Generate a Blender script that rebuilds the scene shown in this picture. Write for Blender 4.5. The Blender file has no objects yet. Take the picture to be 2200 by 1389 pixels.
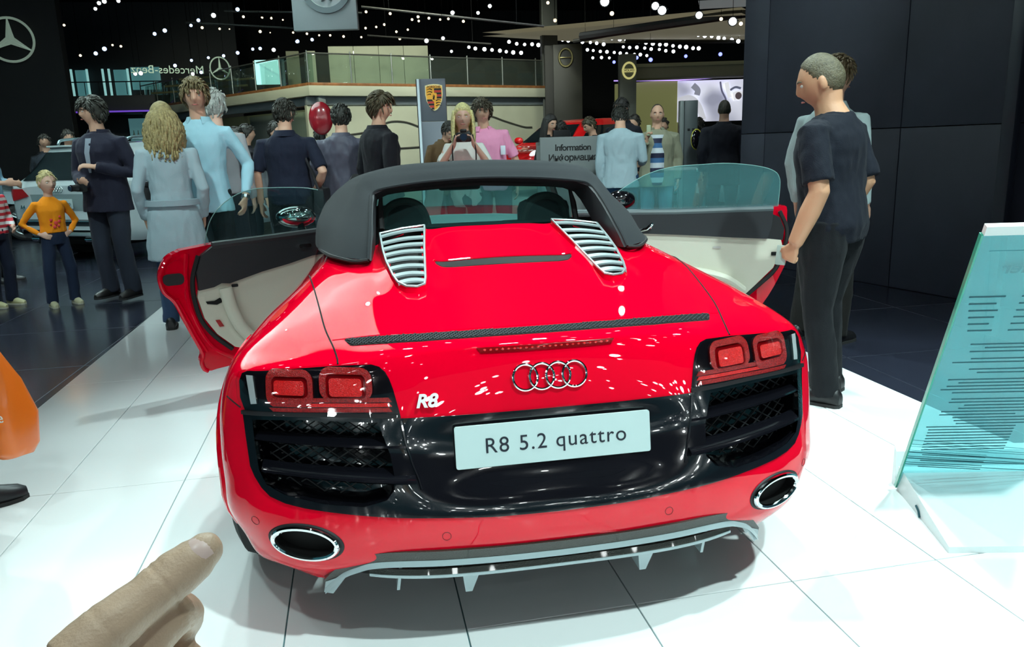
import bpy, bmesh, math, random
import numpy as np
from mathutils import Vector, Matrix, noise
from mathutils.bvhtree import BVHTree
from mathutils.geometry import delaunay_2d_cdt
random.seed(7)
SC = bpy.context.scene
COL = SC.collection
R = math.radians
# ------------------------------------------------------------------ camera
def make_camera():
    yaw, pitch, roll = R(-9.76685), R(12.87657), R(-1.77889)
    f0 = Vector((-math.sin(yaw), math.cos(yaw), 0)); r0 = Vector((math.cos(yaw), math.sin(yaw), 0)); u0 = Vector((0, 0, 1))
    f = f0 * math.cos(pitch) - u0 * math.sin(pitch); u = u0 * math.cos(pitch) + f0 * math.sin(pitch)
    r = r0 * math.cos(roll) + u * math.sin(roll); u2 = u * math.cos(roll) - r0 * math.sin(roll)
    cam = bpy.data.cameras.new('camera'); ob = bpy.data.objects.new('camera', cam); COL.objects.link(ob)
    m = Matrix((r, u2, -f)).transposed().to_4x4(); m.translation = Vector((-.4230, -1.7913, 1.3061))
    ob.matrix_world = m
    cam.sensor_fit = 'HORIZONTAL'; cam.sensor_width = 36; cam.lens = 1658.53 / 2200 * 36
    cam.clip_start = .02; cam.clip_end = 300
    SC.camera = ob
make_camera()
# ------------------------------------------------------------------ world, exposure
SC.view_settings.view_transform = 'Standard'; SC.view_settings.look = 'None'
SC.view_settings.gamma = 1; SC.view_settings.use_curve_mapping = False
SC.view_settings.exposure = 0.0
w = bpy.data.worlds.new('hall_ambient'); SC.world = w; w.use_nodes = True
w.node_tree.nodes['Background'].inputs[0].default_value = (.16, .70, .82, 1)
w.node_tree.nodes['Background'].inputs[1].default_value = .15
SC.cycles.sample_clamp_indirect = 6
SC.cycles.max_bounces = 8
SC.cycles.transparent_max_bounces = 16
# ------------------------------------------------------------------ lamps of the hall, with added unseen fill
def lamp(name, kind, loc, target, power, col=(1, 1, 1), size=.15, angle=70, blend=.6, sx=1, sy=1):
    L = bpy.data.lights.new(name, kind); L.energy = power; L.color = col
    if kind == 'SPOT':
        L.shadow_soft_size = size; L.spot_size = R(angle); L.spot_blend = blend
    elif kind == 'AREA':
        L.shape = 'RECTANGLE'; L.size = sx; L.size_y = sy
    else:
        L.shadow_soft_size = size
    o = bpy.data.objects.new(name, L); COL.objects.link(o); o.location = loc
    d = Vector(target) - Vector(loc); o.rotation_euler = d.to_track_quat('-Z', 'Y').to_euler()
    return o
CAMP = Vector((-.4230, -1.7913, 1.3061))
COOL = (.77, 1.0, .985); WARM = (1, .90, .66)
for loc, tgt, p, s, a in (
    ((1.6, -2.2, 5.6), (1.5, .2, .0), 1150, .10, 62), ((-1.5, -2.4, 5.6), (.1, .3, .4), 260, .10, 55),
    ((-.9, 4.2, 5.8), (-.1, .9, .4), 400, .10, 56), ((1.3, 4.4, 5.8), (.6, 1.0, .4), 780, .10, 62),
    ((3.6, .3, 5.6), (1.9, .5, 0), 1150, .12, 60), ((-3.6, .6, 5.4), (-1.3, 1.6, 0), 110, .12, 66),
    ((.5, .6, 6.0), (.8, -.2, 0), 420, .16, 62),
    ((-2.6, .6, 5.6), (-2.5, 6.8, 1.5), 900, .2, 50), ((1.2, 1.4, 5.8), (.6, 6.2, 1.4), 800, .2, 60),  # spots on the visitors aimed from the front, added as fill
    ((-4.2, 4.6, 6.0), (-4.3, 9.6, .8), 2300, .25, 66), ((2.6, 2.4, 6.0), (3.0, 8.0, 1.3), 800, .2, 55)):
    lamp('stage_lamp', 'SPOT', loc, tgt, p, COOL, s, a)
for loc, tgt, p, c in (((.5, 14.0, 6.2), (1.5, 20.0, 1.6), 950, (.95, 1, .80)), ((-4.0, 15.5, 6.2), (-3.6, 21.5, 2.2), 600, (.95, 1, .75)), ((4.0, 15.0, 6.0), (3.6, 20.2, 1.6), 300, (.95, 1, .78)), ((.3, 18.9, 6.2), (.3, 21.6, 3.4), 110, (.95, 1, .82)),
    ((8.0, 16.5, 6.2), (8.8, 20.5, 3.0), 500, (.95, 1, .75)), ((1.8, 12.5, 6.2), (2.6, 16.6, .9), 700, (.9, 1, .98)), ((4.6, 7.5, 6.2), (4.2, 11.0, .6), 350, (.9, 1, .98)), ((-.6, 10.2, 6.0), (.8, 12.9, 1.6), 260, (.9, .97, 1))):
    lamp('back_fill_spot', 'SPOT', loc, tgt, p, c, .2, 80)  # unseen spots added to brighten the stands and walls at the back
for x_, y_ in ((-3.0, 6.4), (-6.0, 6.8), (-3.2, 9.6), (-6.2, 9.8)): lamp('reflector_uplight', 'SPOT', (x_, y_, 3.9), (x_, y_ + .3, 5.6), 1100, COOL, .2, 150)  # unseen lamps added to brighten the raft mirrored in the deck
# ------------------------------------------------------------------ materials
MATS = {}
def mat(name, col=(.5, .5, .5), rough=.5, metal=0, coat=0, emit=None, estr=0, trans=0, ior=1.45, alpha=1, bump=0, bscale=40, var=0, vscale=6, sheen=0, spec=None, crough=.03):
    if name in MATS: return MATS[name]
    m = bpy.data.materials.new(name); m.use_nodes = True; MATS[name] = m
    nt = m.node_tree; b = nt.nodes['Principled BSDF']; I = b.inputs
    I['Base Color'].default_value = (*col, 1); I['Roughness'].default_value = rough; I['Metallic'].default_value = metal
    I['Coat Weight'].default_value = coat; I['Coat Roughness'].default_value = crough
    I['Transmission Weight'].default_value = trans; I['IOR'].default_value = ior; I['Alpha'].default_value = alpha
    if spec is not None: I['Specular IOR Level'].default_value = spec
    if sheen: I['Sheen Weight'].default_value = sheen
    if emit: I['Emission Color'].default_value = (*emit, 1); I['Emission Strength'].default_value = estr
    if bump or var:
        tc = nt.nodes.new('ShaderNodeTexCoord')
    if bump:
        n = nt.nodes.new('ShaderNodeTexNoise'); n.inputs['Scale'].default_value = bscale; n.inputs['Detail'].default_value = 3
        bp = nt.nodes.new('ShaderNodeBump'); bp.inputs['Strength'].default_value = bump; bp.inputs['Distance'].default_value = .01
        nt.links.new(tc.outputs['Object'], n.inputs['Vector']); nt.links.new(n.outputs['Fac'], bp.inputs['Height']); nt.links.new(bp.outputs['Normal'], I['Normal'])
    if var:
        n = nt.nodes.new('ShaderNodeTexNoise'); n.inputs['Scale'].default_value = vscale; n.inputs['Detail'].default_value = 4
        rp = nt.nodes.new('ShaderNodeValToRGB'); rp.color_ramp.elements[0].position = .3; rp.color_ramp.elements[1].position = .7
        rp.color_ramp.elements[0].color = (*[c * (1 - var) for c in col], 1); rp.color_ramp.elements[1].color = (*[min(1, c * (1 + var)) for c in col], 1)
        nt.links.new(tc.outputs['Object'], n.inputs['Vector']); nt.links.new(n.outputs['Fac'], rp.inputs['Fac']); nt.links.new(rp.outputs['Color'], I['Base Color'])
    return m
def thin_glass(name, tint=(.8, .95, .93), refl=1.0, dens=0.0, dcol=(.3, .6, .62), trans_ior=1.5):
    """thin pane: transparent with a tint, a share of diffuse body and fresnel reflection"""
    if name in MATS: return MATS[name]
    m = bpy.data.materials.new(name); m.use_nodes = True; MATS[name] = m
    nt = m.node_tree; N = nt.nodes; N.clear()
    out = N.new('ShaderNodeOutputMaterial'); tr = N.new('ShaderNodeBsdfTransparent'); tr.inputs[0].default_value = (*tint, 1)
    gl = N.new('ShaderNodeBsdfGlossy'); gl.inputs['Roughness'].default_value = .01; gl.inputs['Color'].default_value = (refl, refl, refl, 1)
    df = N.new('ShaderNodeBsdfDiffuse'); df.inputs[0].default_value = (*dcol, 1)
    mx = N.new('ShaderNodeMixShader'); mx.inputs[0].default_value = dens
    fr = N.new('ShaderNodeLayerWeight'); fr.inputs[0].default_value = .5; pw = N.new('ShaderNodeMath'); pw.operation = 'POWER'; pw.inputs[1].default_value = 4; ma = N.new('ShaderNodeMath'); ma.operation = 'MULTIPLY_ADD'; ma.inputs[1].default_value = .85; ma.inputs[2].default_value = .045
    m2 = N.new('ShaderNodeMixShader')
    L = nt.links.new
    L(tr.outputs[0], mx.inputs[1]); L(df.outputs[0], mx.inputs[2]); L(fr.outputs['Facing'], pw.inputs[0]); L(pw.outputs[0], ma.inputs[0]); L(ma.outputs[0], m2.inputs[0]); L(mx.outputs[0], m2.inputs[1]); L(gl.outputs[0], m2.inputs[2]); L(m2.outputs[0], out.inputs[0])
    return m
# ------------------------------------------------------------------ object helpers
def tag(o, label=None, cat=None, group=None, kind=None):
    if label: o['label'] = label
    if cat: o['category'] = cat
    if group: o['group'] = group
    if kind: o['kind'] = kind
    return o
def empty(name, loc=(0, 0, 0), rz=0, label=None, cat=None, group=None, parent=None):
    o = bpy.data.objects.new(name, None); COL.objects.link(o); o.location = loc; o.rotation_euler = (0, 0, rz)
    o.empty_display_size = .1
    if parent: o.parent = parent
    return tag(o, label, cat, group)
def mobj(name, me, m, parent=None):
    o = bpy.data.objects.new(name, me); COL.objects.link(o)
    if m is not None:
        me.materials.clear()
        for k in (m if isinstance(m, (list, tuple)) else [m]): me.materials.append(k)
    if parent: o.parent = parent
    return o
def copy_tree(o, parent=None):
    c = o.copy(); COL.objects.link(c); c.parent = parent
    for ch in list(o.children): copy_tree(ch, c)
    return c
class MB:
    def __init__(s): s.v = []; s.f = []; s.mi = []; s.cur = 0
    def add(s, vs, fs):
        k = len(s.v); s.v += [tuple(p) for p in vs]; s.f += [tuple(i + k for i in f) for f in fs]; s.mi += [s.cur] * len(fs); return s
    def box(s, c, d, rz=0, m=None):
        vs = []
        for x in (-.5, .5):
            for y in (-.5, .5):
                for z in (-.5, .5):
                    p = Vector((x * d[0], y * d[1], z * d[2]))
                    if rz: p.rotate(Matrix.Rotation(rz, 3, 'Z'))
                    if m: p = m @ p
                    vs.append(p + Vector(c))
        return s.add(vs, [(0, 1, 3, 2), (4, 6, 7, 5), (0, 4, 5, 1), (2, 3, 7, 6), (0, 2, 6, 4), (1, 5, 7, 3)])
    def bb(s, c, d, r=.01, rz=0, m=None):
        """box with chamfered edges"""
        bm = bmesh.new(); bmesh.ops.create_cube(bm, size=1)
        for v in bm.verts: v.co = Vector((v.co.x * d[0], v.co.y * d[1], v.co.z * d[2]))
        bmesh.ops.bevel(bm, geom=bm.edges[:], offset=min(r, min(d) * .45), segments=2, affect='EDGES', profile=.5)
        M = Matrix.Rotation(rz, 3, 'Z') if rz else Matrix.Identity(3)
        if m: M = m @ M
        bm.verts.index_update(); vs = [M @ v.co + Vector(c) for v in bm.verts]; fs = [[v.index for v in f.verts] for f in bm.faces]; bm.free()
        return s.add(vs, fs)
    def grid(s, P, cu=False, cv=False):
        n, m = len(P), len(P[0]); k = []
        for i in range(n if cu else n - 1):
            for j in range(m if cv else m - 1):
                a, b = i, (i + 1) % n; c, d = j, (j + 1) % m
                k.append((a * m + c, a * m + d, b * m + d, b * m + c))
        return s.add([p for r in P for p in r], k)
    def tube(s, pts, rad, n=8, caps=True, flat=1.0, up=None):
        pts = [Vector(p) for p in pts]; m = len(pts)
        if not isinstance(rad, (list, tuple)): rad = [rad] * m
        rings = []; ref = None
        for i, p in enumerate(pts):
            t = (pts[min(i + 1, m - 1)] - pts[max(i - 1, 0)])
            if t.length < 1e-9: t = Vector((0, 0, 1))
            t.normalize()
            if ref is None:
                ref = Vector(up) if up else (Vector((1, 0, 0)) if abs(t.x) < .9 else Vector((0, 1, 0)))
            a = (ref - t * ref.dot(t))
            if a.length < 1e-6: a = t.orthogonal()
            a.normalize(); b = t.cross(a); ref = a
            rx = rad[i] if not isinstance(rad[i], (list, tuple)) else rad[i][0]; ry = rad[i] * flat if not isinstance(rad[i], (list, tuple)) else rad[i][1]
            rings.append([p + a * (rx * math.cos(q)) + b * (ry * math.sin(q)) for q in (2 * math.pi * k / n for k in range(n))])
        return s.rings(rings, caps)
    def rings(s, rings, caps=True):
        k = len(s.v); n = len(rings[0]); s.grid(rings, cv=True)
        if caps:
            s.f.append(tuple(k + i for i in reversed(range(n)))); l = k + (len(rings) - 1) * n; s.f.append(tuple(l + i for i in range(n))); s.mi += [s.cur] * 2
        return s
    def lathe(s, prof, n=16, c=(0, 0, 0), axis='Z', caps=True):
        rg = []
        for r, z in prof:
            ring = []
            for k in range(n):
                q = 2 * math.pi * k / n; x, y = r * math.cos(q), r * math.sin(q)
                p = (x, y, z) if axis == 'Z' else ((x, -z, y) if axis == 'Y' else (z, x, y))
                ring.append((p[0] + c[0], p[1] + c[1], p[2] + c[2]))
            rg.append(ring)
        return s.rings(rg, caps)
    def ball(s, c, r, n=12, m=8, rot=None):
        r = (r, r, r) if not isinstance(r, (tuple, list)) else r; vs = []; fs = []
        rg = []
        for i in range(m + 1):
            a = math.pi * (i + .001) / (m + .002); ring = []
            for j in range(n):
                q = 2 * math.pi * j / n
                p = Vector((r[0] * math.sin(a) * math.cos(q), r[1] * math.sin(a) * math.sin(q), r[2] * math.cos(a)))
                if rot: p = rot @ p
                ring.append(p + Vector(c))
            rg.append(ring)
        return s.rings(rg[::-1])
    def prism(s, poly, h0, h1, axis='Y'):
        """poly: 2-D points; extruded from h0 to h1 along axis"""
        def P(p, h): return (p[0], h, p[1]) if axis == 'Y' else ((p[0], p[1], h) if axis == 'Z' else (h, p[0], p[1]))
        n = len(poly); vs = [P(p, h0) for p in poly] + [P(p, h1) for p in poly]
        fs = [(i, (i + 1) % n, n + (i + 1) % n, n + i) for i in range(n)] + [tuple(reversed(range(n))), tuple(range(n, 2 * n))]
        return s.add(vs, fs)
    def mesh(s, name, smooth=True):
        me = bpy.data.meshes.new(name); me.from_pydata(s.v, [], s.f); me.validate()
        if any(s.mi) and len(me.polygons) == len(s.mi): me.polygons.foreach_set('material_index', s.mi)
        bm = bmesh.new(); bm.from_mesh(me); bmesh.ops.recalc_face_normals(bm, faces=bm.faces[:]); bm.to_mesh(me); bm.free()
        if smooth:
            me.polygons.foreach_set('use_smooth', [True] * len(me.polygons))
            if smooth != 'all':
                try: me.set_sharp_from_angle(angle=R(smooth if smooth is not True else 38))
                except Exception: pass
        me.update(); return me
    def build(s, name, m, parent=None, smooth=True):
        return mobj(name, s.mesh(name, smooth), m, parent)
def evalmesh(ob, name):
    dg = bpy.context.evaluated_depsgraph_get(); me = bpy.data.meshes.new_from_object(ob.evaluated_get(dg)); me.name = name
    old = ob.data; bpy.data.objects.remove(ob); bpy.data.meshes.remove(old); return me
def remesh(mb, voxel, it=4, name='m'):
    me = bpy.data.meshes.new('t'); me.from_pydata(mb.v, [], mb.f); me.validate()
    ob = bpy.data.objects.new('t', me); COL.objects.link(ob)
    r = ob.modifiers.new('r', 'REMESH'); r.mode = 'VOXEL'; r.voxel_size = voxel; r.use_smooth_shade = True
    if it:
        q = ob.modifiers.new('s', 'SMOOTH'); q.iterations = it; q.factor = .5
    return evalmesh(ob, name)
def text_mesh(body, size, depth=.001, bold=0, align='CENTER', shear=0, space=1):
    cu = bpy.data.curves.new('t', 'FONT'); cu.body = body; cu.size = size; cu.extrude = depth; cu.align_x = align; cu.align_y = 'CENTER'; cu.offset = bold; cu.shear = shear; cu.space_character = space
    ob = bpy.data.objects.new('t', cu); COL.objects.link(ob)
    dg = bpy.context.evaluated_depsgraph_get(); me = bpy.data.meshes.new_from_object(ob.evaluated_get(dg)); bpy.data.objects.remove(ob); bpy.data.curves.remove(cu); me.name = 'lettering'
    return me
def text(name, body, size, m, matrix, parent=None, **k):
    me = text_mesh(body, size, **k); o = mobj(name, me, m, None)
    if parent: o.parent = parent
    o.matrix_local = matrix; return o
def face_mat(loc, normal, up=(0, 0, 1)):
    """matrix whose local +Z is normal, +Y close to up: for lettering lying on a face"""
    z = Vector(normal).normalized(); y = Vector(up); y = (y - z * y.dot(z)).normalized(); x = y.cross(z)
    m = Matrix((x, y, z)).transposed().to_4x4(); m.translation = Vector(loc); return m
def cr(p0, p1, p2, p3, t):
    return .5 * ((2 * p1) + (p2 - p0) * t + (2 * p0 - 5 * p1 + 4 * p2 - p3) * t * t + (3 * p1 - p0 - 3 * p2 + p3) * t ** 3)
def spline(P, n, closed=False):
    """n samples per span through the points"""
    P = [Vector(p) for p in P]; m = len(P); out = []
    for i in range(m if closed else m - 1):
        if closed: a, b, c, d = P[i - 1], P[i], P[(i + 1) % m], P[(i + 2) % m]
        else: b, c = P[i], P[i + 1]; a = P[i - 1] if i else b * 2 - c; d = P[i + 2] if i + 2 < m else c * 2 - b
        out += [cr(a, b, c, d, k / n) for k in range(n)]
    if not closed: out.append(P[-1])
    return out
def bispline(rows, nu, nv):
    A = [spline(r, nu) for r in rows]
    cols = [spline([r[j] for r in A], nv) for j in range(len(A[0]))]
    return [[cols[j][i] for j in range(len(cols))] for i in range(len(cols[0]))]
def inpoly(x, y, P):
    c = False; n = len(P)
    for i in range(n):
        x1, y1 = P[i][0], P[i][1]; x2, y2 = P[i - 1][0], P[i - 1][1]
        if (y1 > y) != (y2 > y) and x < (x2 - x1) * (y - y1) / (y2 - y1) + x1: c = not c
    return c
def fill2d(poly, step, holes=()):
    """conforming triangulation of a 2-D polygon with a grid of inner points"""
    pts = [Vector((p[0], p[1])) for p in poly]; n = len(pts); edges = [(i, (i + 1) % n) for i in range(n)]; cons = 1
    for h in holes:
        k = len(pts); pts += [Vector((p[0], p[1])) for p in h]; edges += [(k + i, k + (i + 1) % len(h)) for i in range(len(h))]
    x0 = min(p.x for p in pts); x1 = max(p.x for p in pts); y0 = min(p.y for p in pts); y1 = max(p.y for p in pts)
    y = y0 + step * .5; r = 0
    while y < y1:
        x = x0 + step * (.5 if r % 2 else 1.0)
        while x < x1:
            if inpoly(x, y, poly) and not any(inpoly(x, y, h) for h in holes): pts.append(Vector((x, y)))
            x += step
        y += step; r += 1
    V, _, Fc, *_ = delaunay_2d_cdt(pts, edges, [], 0, 1e-5)
    Fo = []
    for f in Fc:
        cx = sum(V[i].x for i in f) / len(f); cy = sum(V[i].y for i in f) / len(f)
        if inpoly(cx, cy, poly) and not any(inpoly(cx, cy, h) for h in holes): Fo.append(tuple(f))
    return [(p.x, p.y) for p in V], Fo
def rrect(cx, cy, w, h, r, n=5):
    out = []
    for sx, sy, a0 in ((1, 1, 0), (-1, 1, 90), (-1, -1, 180), (1, -1, 270)):
        for k in range(n + 1):
            a = R(a0 + 90 * k / n); out.append((cx + sx * (w / 2 - r) + r * math.cos(a), cy + sy * (h / 2 - r) + r * math.sin(a)))
    return out
# ------------------------------------------------------------------ platform and hall floor
TR = Matrix.Rotation(R(1.37), 4, 'Z')
M_TILE = mat('white_glass_tile', (.86, .88, .88), .13, 0, .25, crough=.05)
M_GROUT = mat('grout', (.10, .22, .24), .6)
M_HFLOOR = mat('dark_floor', (.018, .021, .034), .2, var=.15, vscale=2)
hall_floor = MB().add([(-60, -20, -.03), (60, -20, -.03), (60, 80, -.03), (-60, 80, -.03)], [(0, 1, 2, 3)]).build('floor', M_HFLOOR); tag(hall_floor, kind='structure')
mb = MB(); gl = mat('floor_joint', (.03, .034, .05), .4)
for k in range(-12, 13): mb.box((k * 1.2, 5, -.0295), (.006, 40, .001))
for k in range(-12, 26): mb.box((0, k * 1.2, -.0295), (40, .006, .001))
o = mb.build('floor_joints', gl, hall_floor)
plat = empty('floor_platform'); plat['kind'] = 'structure'
plat.matrix_world = TR
X0, X1, TW, TL = -2.236, 2.240, .4973, 1.66
base = MB().box(((X0 + X1) / 2, 2.6, -.018), (X1 - X0 - .004, 13.0, .022)).build('platform_base', M_GROUT, plat)
tile = MB().bb((0, 0, 0), (TW - .004, TL - .004, .010), .0018).mesh('tile', False); tile.materials.append(M_TILE)
for i in range(9):
    for j in range(8):
        o = bpy.data.objects.new('tile', tile); COL.objects.link(o); o.parent = plat; o.location = (X0 + TW * (i + .5), (1.42 if i < 4 else .12) + TL * (j - 3 - (i < 4) + .5), -.005)
# ------------------------------------------------------------------ the red sports car: base surface
CAGE = [
 [(0,1.12,1.02),(.2,1.12,1.015),(.36,1.12,.975),(.46,1.12,.955),(.50,1.15,.95),(.53,1.18,.95),(.55,1.21,.95),(.565,1.24,.95),(.575,1.28,.948),(.58,1.36,.945)],
 [(0,.80,.938),(.2,.80,.936),(.38,.80,.93),(.49,.81,.92),(.555,.84,.915),(.585,.88,.915),(.605,.93,.915),(.62,.99,.915),(.63,1.1,.91),(.645,1.36,.90)],
 [(0,.56,.888),(.2,.56,.886),(.40,.56,.88),(.54,.57,.868),(.62,.60,.863),(.66,.645,.863),(.685,.71,.862),(.70,.80,.86),(.705,1.0,.85),(.705,1.36,.835)],
 [(0,.36,.845),(.2,.36,.843),(.4,.37,.838),(.55,.385,.826),(.66,.415,.82),(.72,.46,.818),(.755,.54,.815),(.775,.68,.81),(.77,.95,.795),(.75,1.36,.775)],
 [(0,.225,.819),(.2,.23,.818),(.4,.25,.812),(.55,.272,.797),(.67,.305,.787),(.755,.352,.775),(.80,.44,.765),(.825,.60,.755),(.825,.95,.735),(.80,1.36,.715)],
 [(0,.15,.808),(.2,.158,.806),(.4,.18,.796),(.55,.207,.772),(.68,.24,.762),(.782,.29,.745),(.832,.395,.725),(.86,.57,.705),(.863,.95,.675),(.845,1.36,.65)],
 [(0,.135,.785),(.2,.14,.782),(.4,.152,.77),(.55,.182,.745),(.69,.22,.725),(.795,.272,.70),(.85,.38,.675),(.88,.57,.65),(.885,.95,.61),(.87,1.36,.59)],
 [(0,.115,.72),(.2,.118,.718),(.4,.128,.71),(.55,.158,.695),(.70,.205,.68),(.805,.262,.66),(.862,.375,.625),(.895,.57,.59),(.903,.95,.54),(.885,1.36,.52)],
 [(0,.10,.64),(.2,.10,.64),(.4,.105,.635),(.55,.14,.63),(.70,.19,.625),(.805,.255,.61),(.868,.37,.57),(.905,.58,.53),(.915,.95,.47),(.89,1.36,.45)],
 [(0,.09,.56),(.2,.09,.56),(.4,.085,.56),(.56,.12,.56),(.71,.175,.555),(.81,.245,.535),(.872,.365,.495),(.91,.58,.455),(.92,.95,.41),(.895,1.36,.39)],
 [(0,.06,.49),(.2,.06,.49),(.4,.055,.49),(.56,.09,.487),(.71,.155,.48),(.81,.23,.46),(.87,.355,.42),(.91,.58,.38),(.92,.95,.34),(.895,1.36,.32)],
 [(0,.01,.415),(.2,.012,.415),(.4,.03,.412),(.56,.072,.405),(.71,.135,.392),(.805,.21,.375),(.865,.34,.34),(.905,.58,.30),(.915,.95,.27),(.89,1.36,.25)],
 [(0,0,.35),(.2,.004,.35),(.4,.025,.346),(.56,.065,.335),(.70,.125,.32),(.79,.20,.30),(.85,.32,.27),(.89,.58,.23),(.90,.95,.2),(.88,1.36,.18)],
 [(0,.008,.305),(.2,.012,.302),(.4,.032,.29),(.55,.07,.27),(.67,.13,.245),(.76,.205,.23),(.82,.32,.205),(.86,.58,.17),(.87,.95,.14),(.86,1.36,.13)],
 [(0,.03,.29),(.2,.033,.285),(.4,.055,.268),(.52,.09,.235),(.625,.16,.185),(.71,.235,.185),(.77,.34,.17),(.82,.58,.15),(.84,.95,.13),(.83,1.36,.12)]]
CAGE = [[Vector(p) for p in r] for r in CAGE]
for k in range(4, 12):
    CAGE[k][5].x += .008; CAGE[k][6].x += .018; CAGE[k][7].x += .008; CAGE[k][6].y -= .015
full = [[Vector((-p.x, p.y, p.z)) for p in r[:0:-1]] + r for r in CAGE]
def vent_hump(p):
    x = abs(p.x); t = max(0, min(1, (p.y - .5) / .25)); t = t * t * (3 - 2 * t)
    if p.z > .84: p.z += .022 * t * math.exp(-((x - .325) / .085) ** 4) * max(0, min(1, (1.2 - p.y) / .08))
    return p
BODY = [[vent_hump(p) for p in r] for r in bispline(full, 18, 18)]
_v = [p for r in BODY for p in r]; _m = len(BODY[0])
_f = [(i * _m + j, i * _m + j + 1, (i + 1) * _m + j + 1, (i + 1) * _m + j) for i in range(len(BODY) - 1) for j in range(_m - 1)]
BVH = BVHTree.FromPolygons(_v, _f)
def _f0(x, z):
    h = BVH.ray_cast(Vector((x, -1, z)), Vector((0, 1, 0)))
    return h[0] if h[0] is not None else None
def _d0(x, y):
    h = BVH.ray_cast(Vector((x, y, 2)), Vector((0, 0, -1)))
    return h[0] if h[0] is not None else None
def fnorm(x, z, e=.012):
    """smooth outward normal of the tail at (x, z)"""
    a, b, c, d = _f0(x - e, z), _f0(x + e, z), _f0(x, z - e), _f0(x, z + e)
    if None in (a, b, c, d): return Vector((.55 * (1 if x > 0 else -1) if abs(x) > .7 else 0, -.83, .1)).normalized()
    n = (b - a).cross(d - c).normalized(); return n if n.y < 0 else -n
def dnorm(x, y, e=.012):
    a, b, c, d = _d0(x - e, y), _d0(x + e, y), _d0(x, y - e), _d0(x, y + e)
    if None in (a, b, c, d): return Vector((0, -.2, .98))
    n = (b - a).cross(d - c).normalized(); return n if n.z > 0 else -n
def fasc(x, z, off=0):
    """point of the tail at (x, z), lifted off the skin by off"""
    p = _f0(x, z)
    if p is None: return Vector((x, .2, z))
    return p + fnorm(x, z) * off if off else p
def deck(x, y, off=0):
    p = _d0(x, y)
    if p is None: return Vector((x, y, .9))
    return p + dnorm(x, y) * off if off else p
# ------------------------------------------------------------------ car materials
M_RED = mat('red_paint', (.74, .0, .017), .5, 0, 1.0, crough=.012, spec=.0)
M_BLK = mat('gloss_black', (.004, .004, .006), .12, 0, 1.0, crough=.01)
M_DARK = mat('dark_plastic', (.012, .012, .014), .55)
M_VOID = mat('vent_shadow', (.003, .003, .003), .9)
M_CHROME = mat('chrome', (.85, .87, .88), .06, 1)
M_SILVER = mat('satin_aluminium', (.62, .72, .73), .3, .75)
M_CLOTH = mat('softtop_fabric', (.017, .020, .023), .85, bump=.25, bscale=900, sheen=.05, spec=.2)
M_CREAM = mat('cream_leather', (.62, .60, .50), .5, bump=.1, bscale=300)
M_CHAR = mat('charcoal_trim', (.022, .024, .028), .5, bump=.1, bscale=300)
M_RUB = mat('rubber', (.012, .012, .013), .7)
M_TYRE = mat('tyre_rubber', (.014, .015, .016), .75)
M_PLATE = mat('plate_grey', (.48, .60, .60), .45)
M_INK = mat('dark_ink', (.006, .01, .02), .5)
M_LRED = mat('lamp_red', (.30, .002, .003), .2, 0, 1, emit=(1, .01, .01), estr=.03, var=.5, vscale=260, bump=.5, bscale=500)
M_LDK = mat('lamp_dark_red', (.18, .002, .004), .1, 0, 1)
M_LHOT = mat('lamp_bright_red', (.62, .004, .005), .2, 0, 1, emit=(1, .01, .01), estr=.10, var=.3, vscale=260, bump=.5, bscale=500)
M_CARB = mat('carbon_weave', (.03, .028, .022), .35, 0, .5, bump=.4, bscale=400)
M_LIP = mat('grey_lip', (.32, .40, .42), .35, 0, .6)
M_WGLASS = thin_glass('window_glass', (.42, .62, .61), 1.0, .03, (.25, .55, .55))
M_DGLASS = thin_glass('door_glass', (.60, .84, .84), 1.0, .17, (.28, .62, .64)); M_LGLASS = thin_glass('door_glass_clear', (.80, .92, .91), 1.0, .015, (.28, .62, .64))
M_COVER = thin_glass('lamp_cover', (.92, .84, .84), .7)
car = empty('sports_car', (0, 0, 0), 0, 'red open-doored sports car with black fabric roof on the white platform', 'car')
def mir(P): return [(-p[0], p[1]) for p in P][::-1]
def both(fn):
    for s in (1, -1): fn(s)
# outlines in the tail plane (x, z), right half
TAIL = [(.806,.68),(.808,.72),(.80,.738),(.784,.745),(.72,.751),(.659,.757),(.54,.765),(.458,.769),(.438,.764),(.424,.752),(.415,.735),(.407,.71),(.400,.678),(.392,.640),(.49,.641),(.635,.645),(.791,.641)]
BLK = [(0,.633),(.2,.634),(.392,.638),(.49,.641),(.635,.644),(.80,.638),(.797,.588),(.79,.505),(.779,.48),(.762,.455),(.74,.436),(.70,.424),(.65,.417),(.575,.411),(.495,.406),(.41,.401),(.31,.396),(.18,.389),(0,.386)]
BLKF = BLK + [(-x, z) for x, z in BLK[-2:0:-1]]
CAV = [(.45,.630),(.55,.632),(.66,.634),(.775,.628),(.772,.56),(.765,.50),(.748,.465),(.70,.446),(.60,.432),(.50,.428),(.44,.445),(.415,.475),(.425,.55)]
VENT = [(.243,1.115),(.33,1.10),(.409,1.065),(.406,.96),(.403,.88),(.396,.78),(.379,.65),(.366,.59),(.342,.553),(.31,.543),(.287,.557),(.280,.61),(.274,.70),(.262,.88),(.25,1.03)]
def ventz(x, y): return 1.027 - .0363 * (abs(x) - .243) + (y - 1.115) * .2236
SLOT = [(.225,.795),(.236,.788),(.232,.765),(.215,.748),(.18,.742),(0,.742)]
SLOTF = [(0,.806),(.12,.802)] + SLOT + [(-x, y) for x, y in SLOT[-2::-1]] + [(-.12,.802)]
MSH = [(0,.242),(.1,.243),(.2,.247),(.33,.262),(.42,.277),(.522,.303),(.527,.297),(.512,.262),(.505,.257),(.42,.230),(.32,.209),(.2,.197),(.1,.192),(0,.190)]
MSHF = MSH + [(-x, y) for x, y in MSH[-2:0:-1]]
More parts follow.
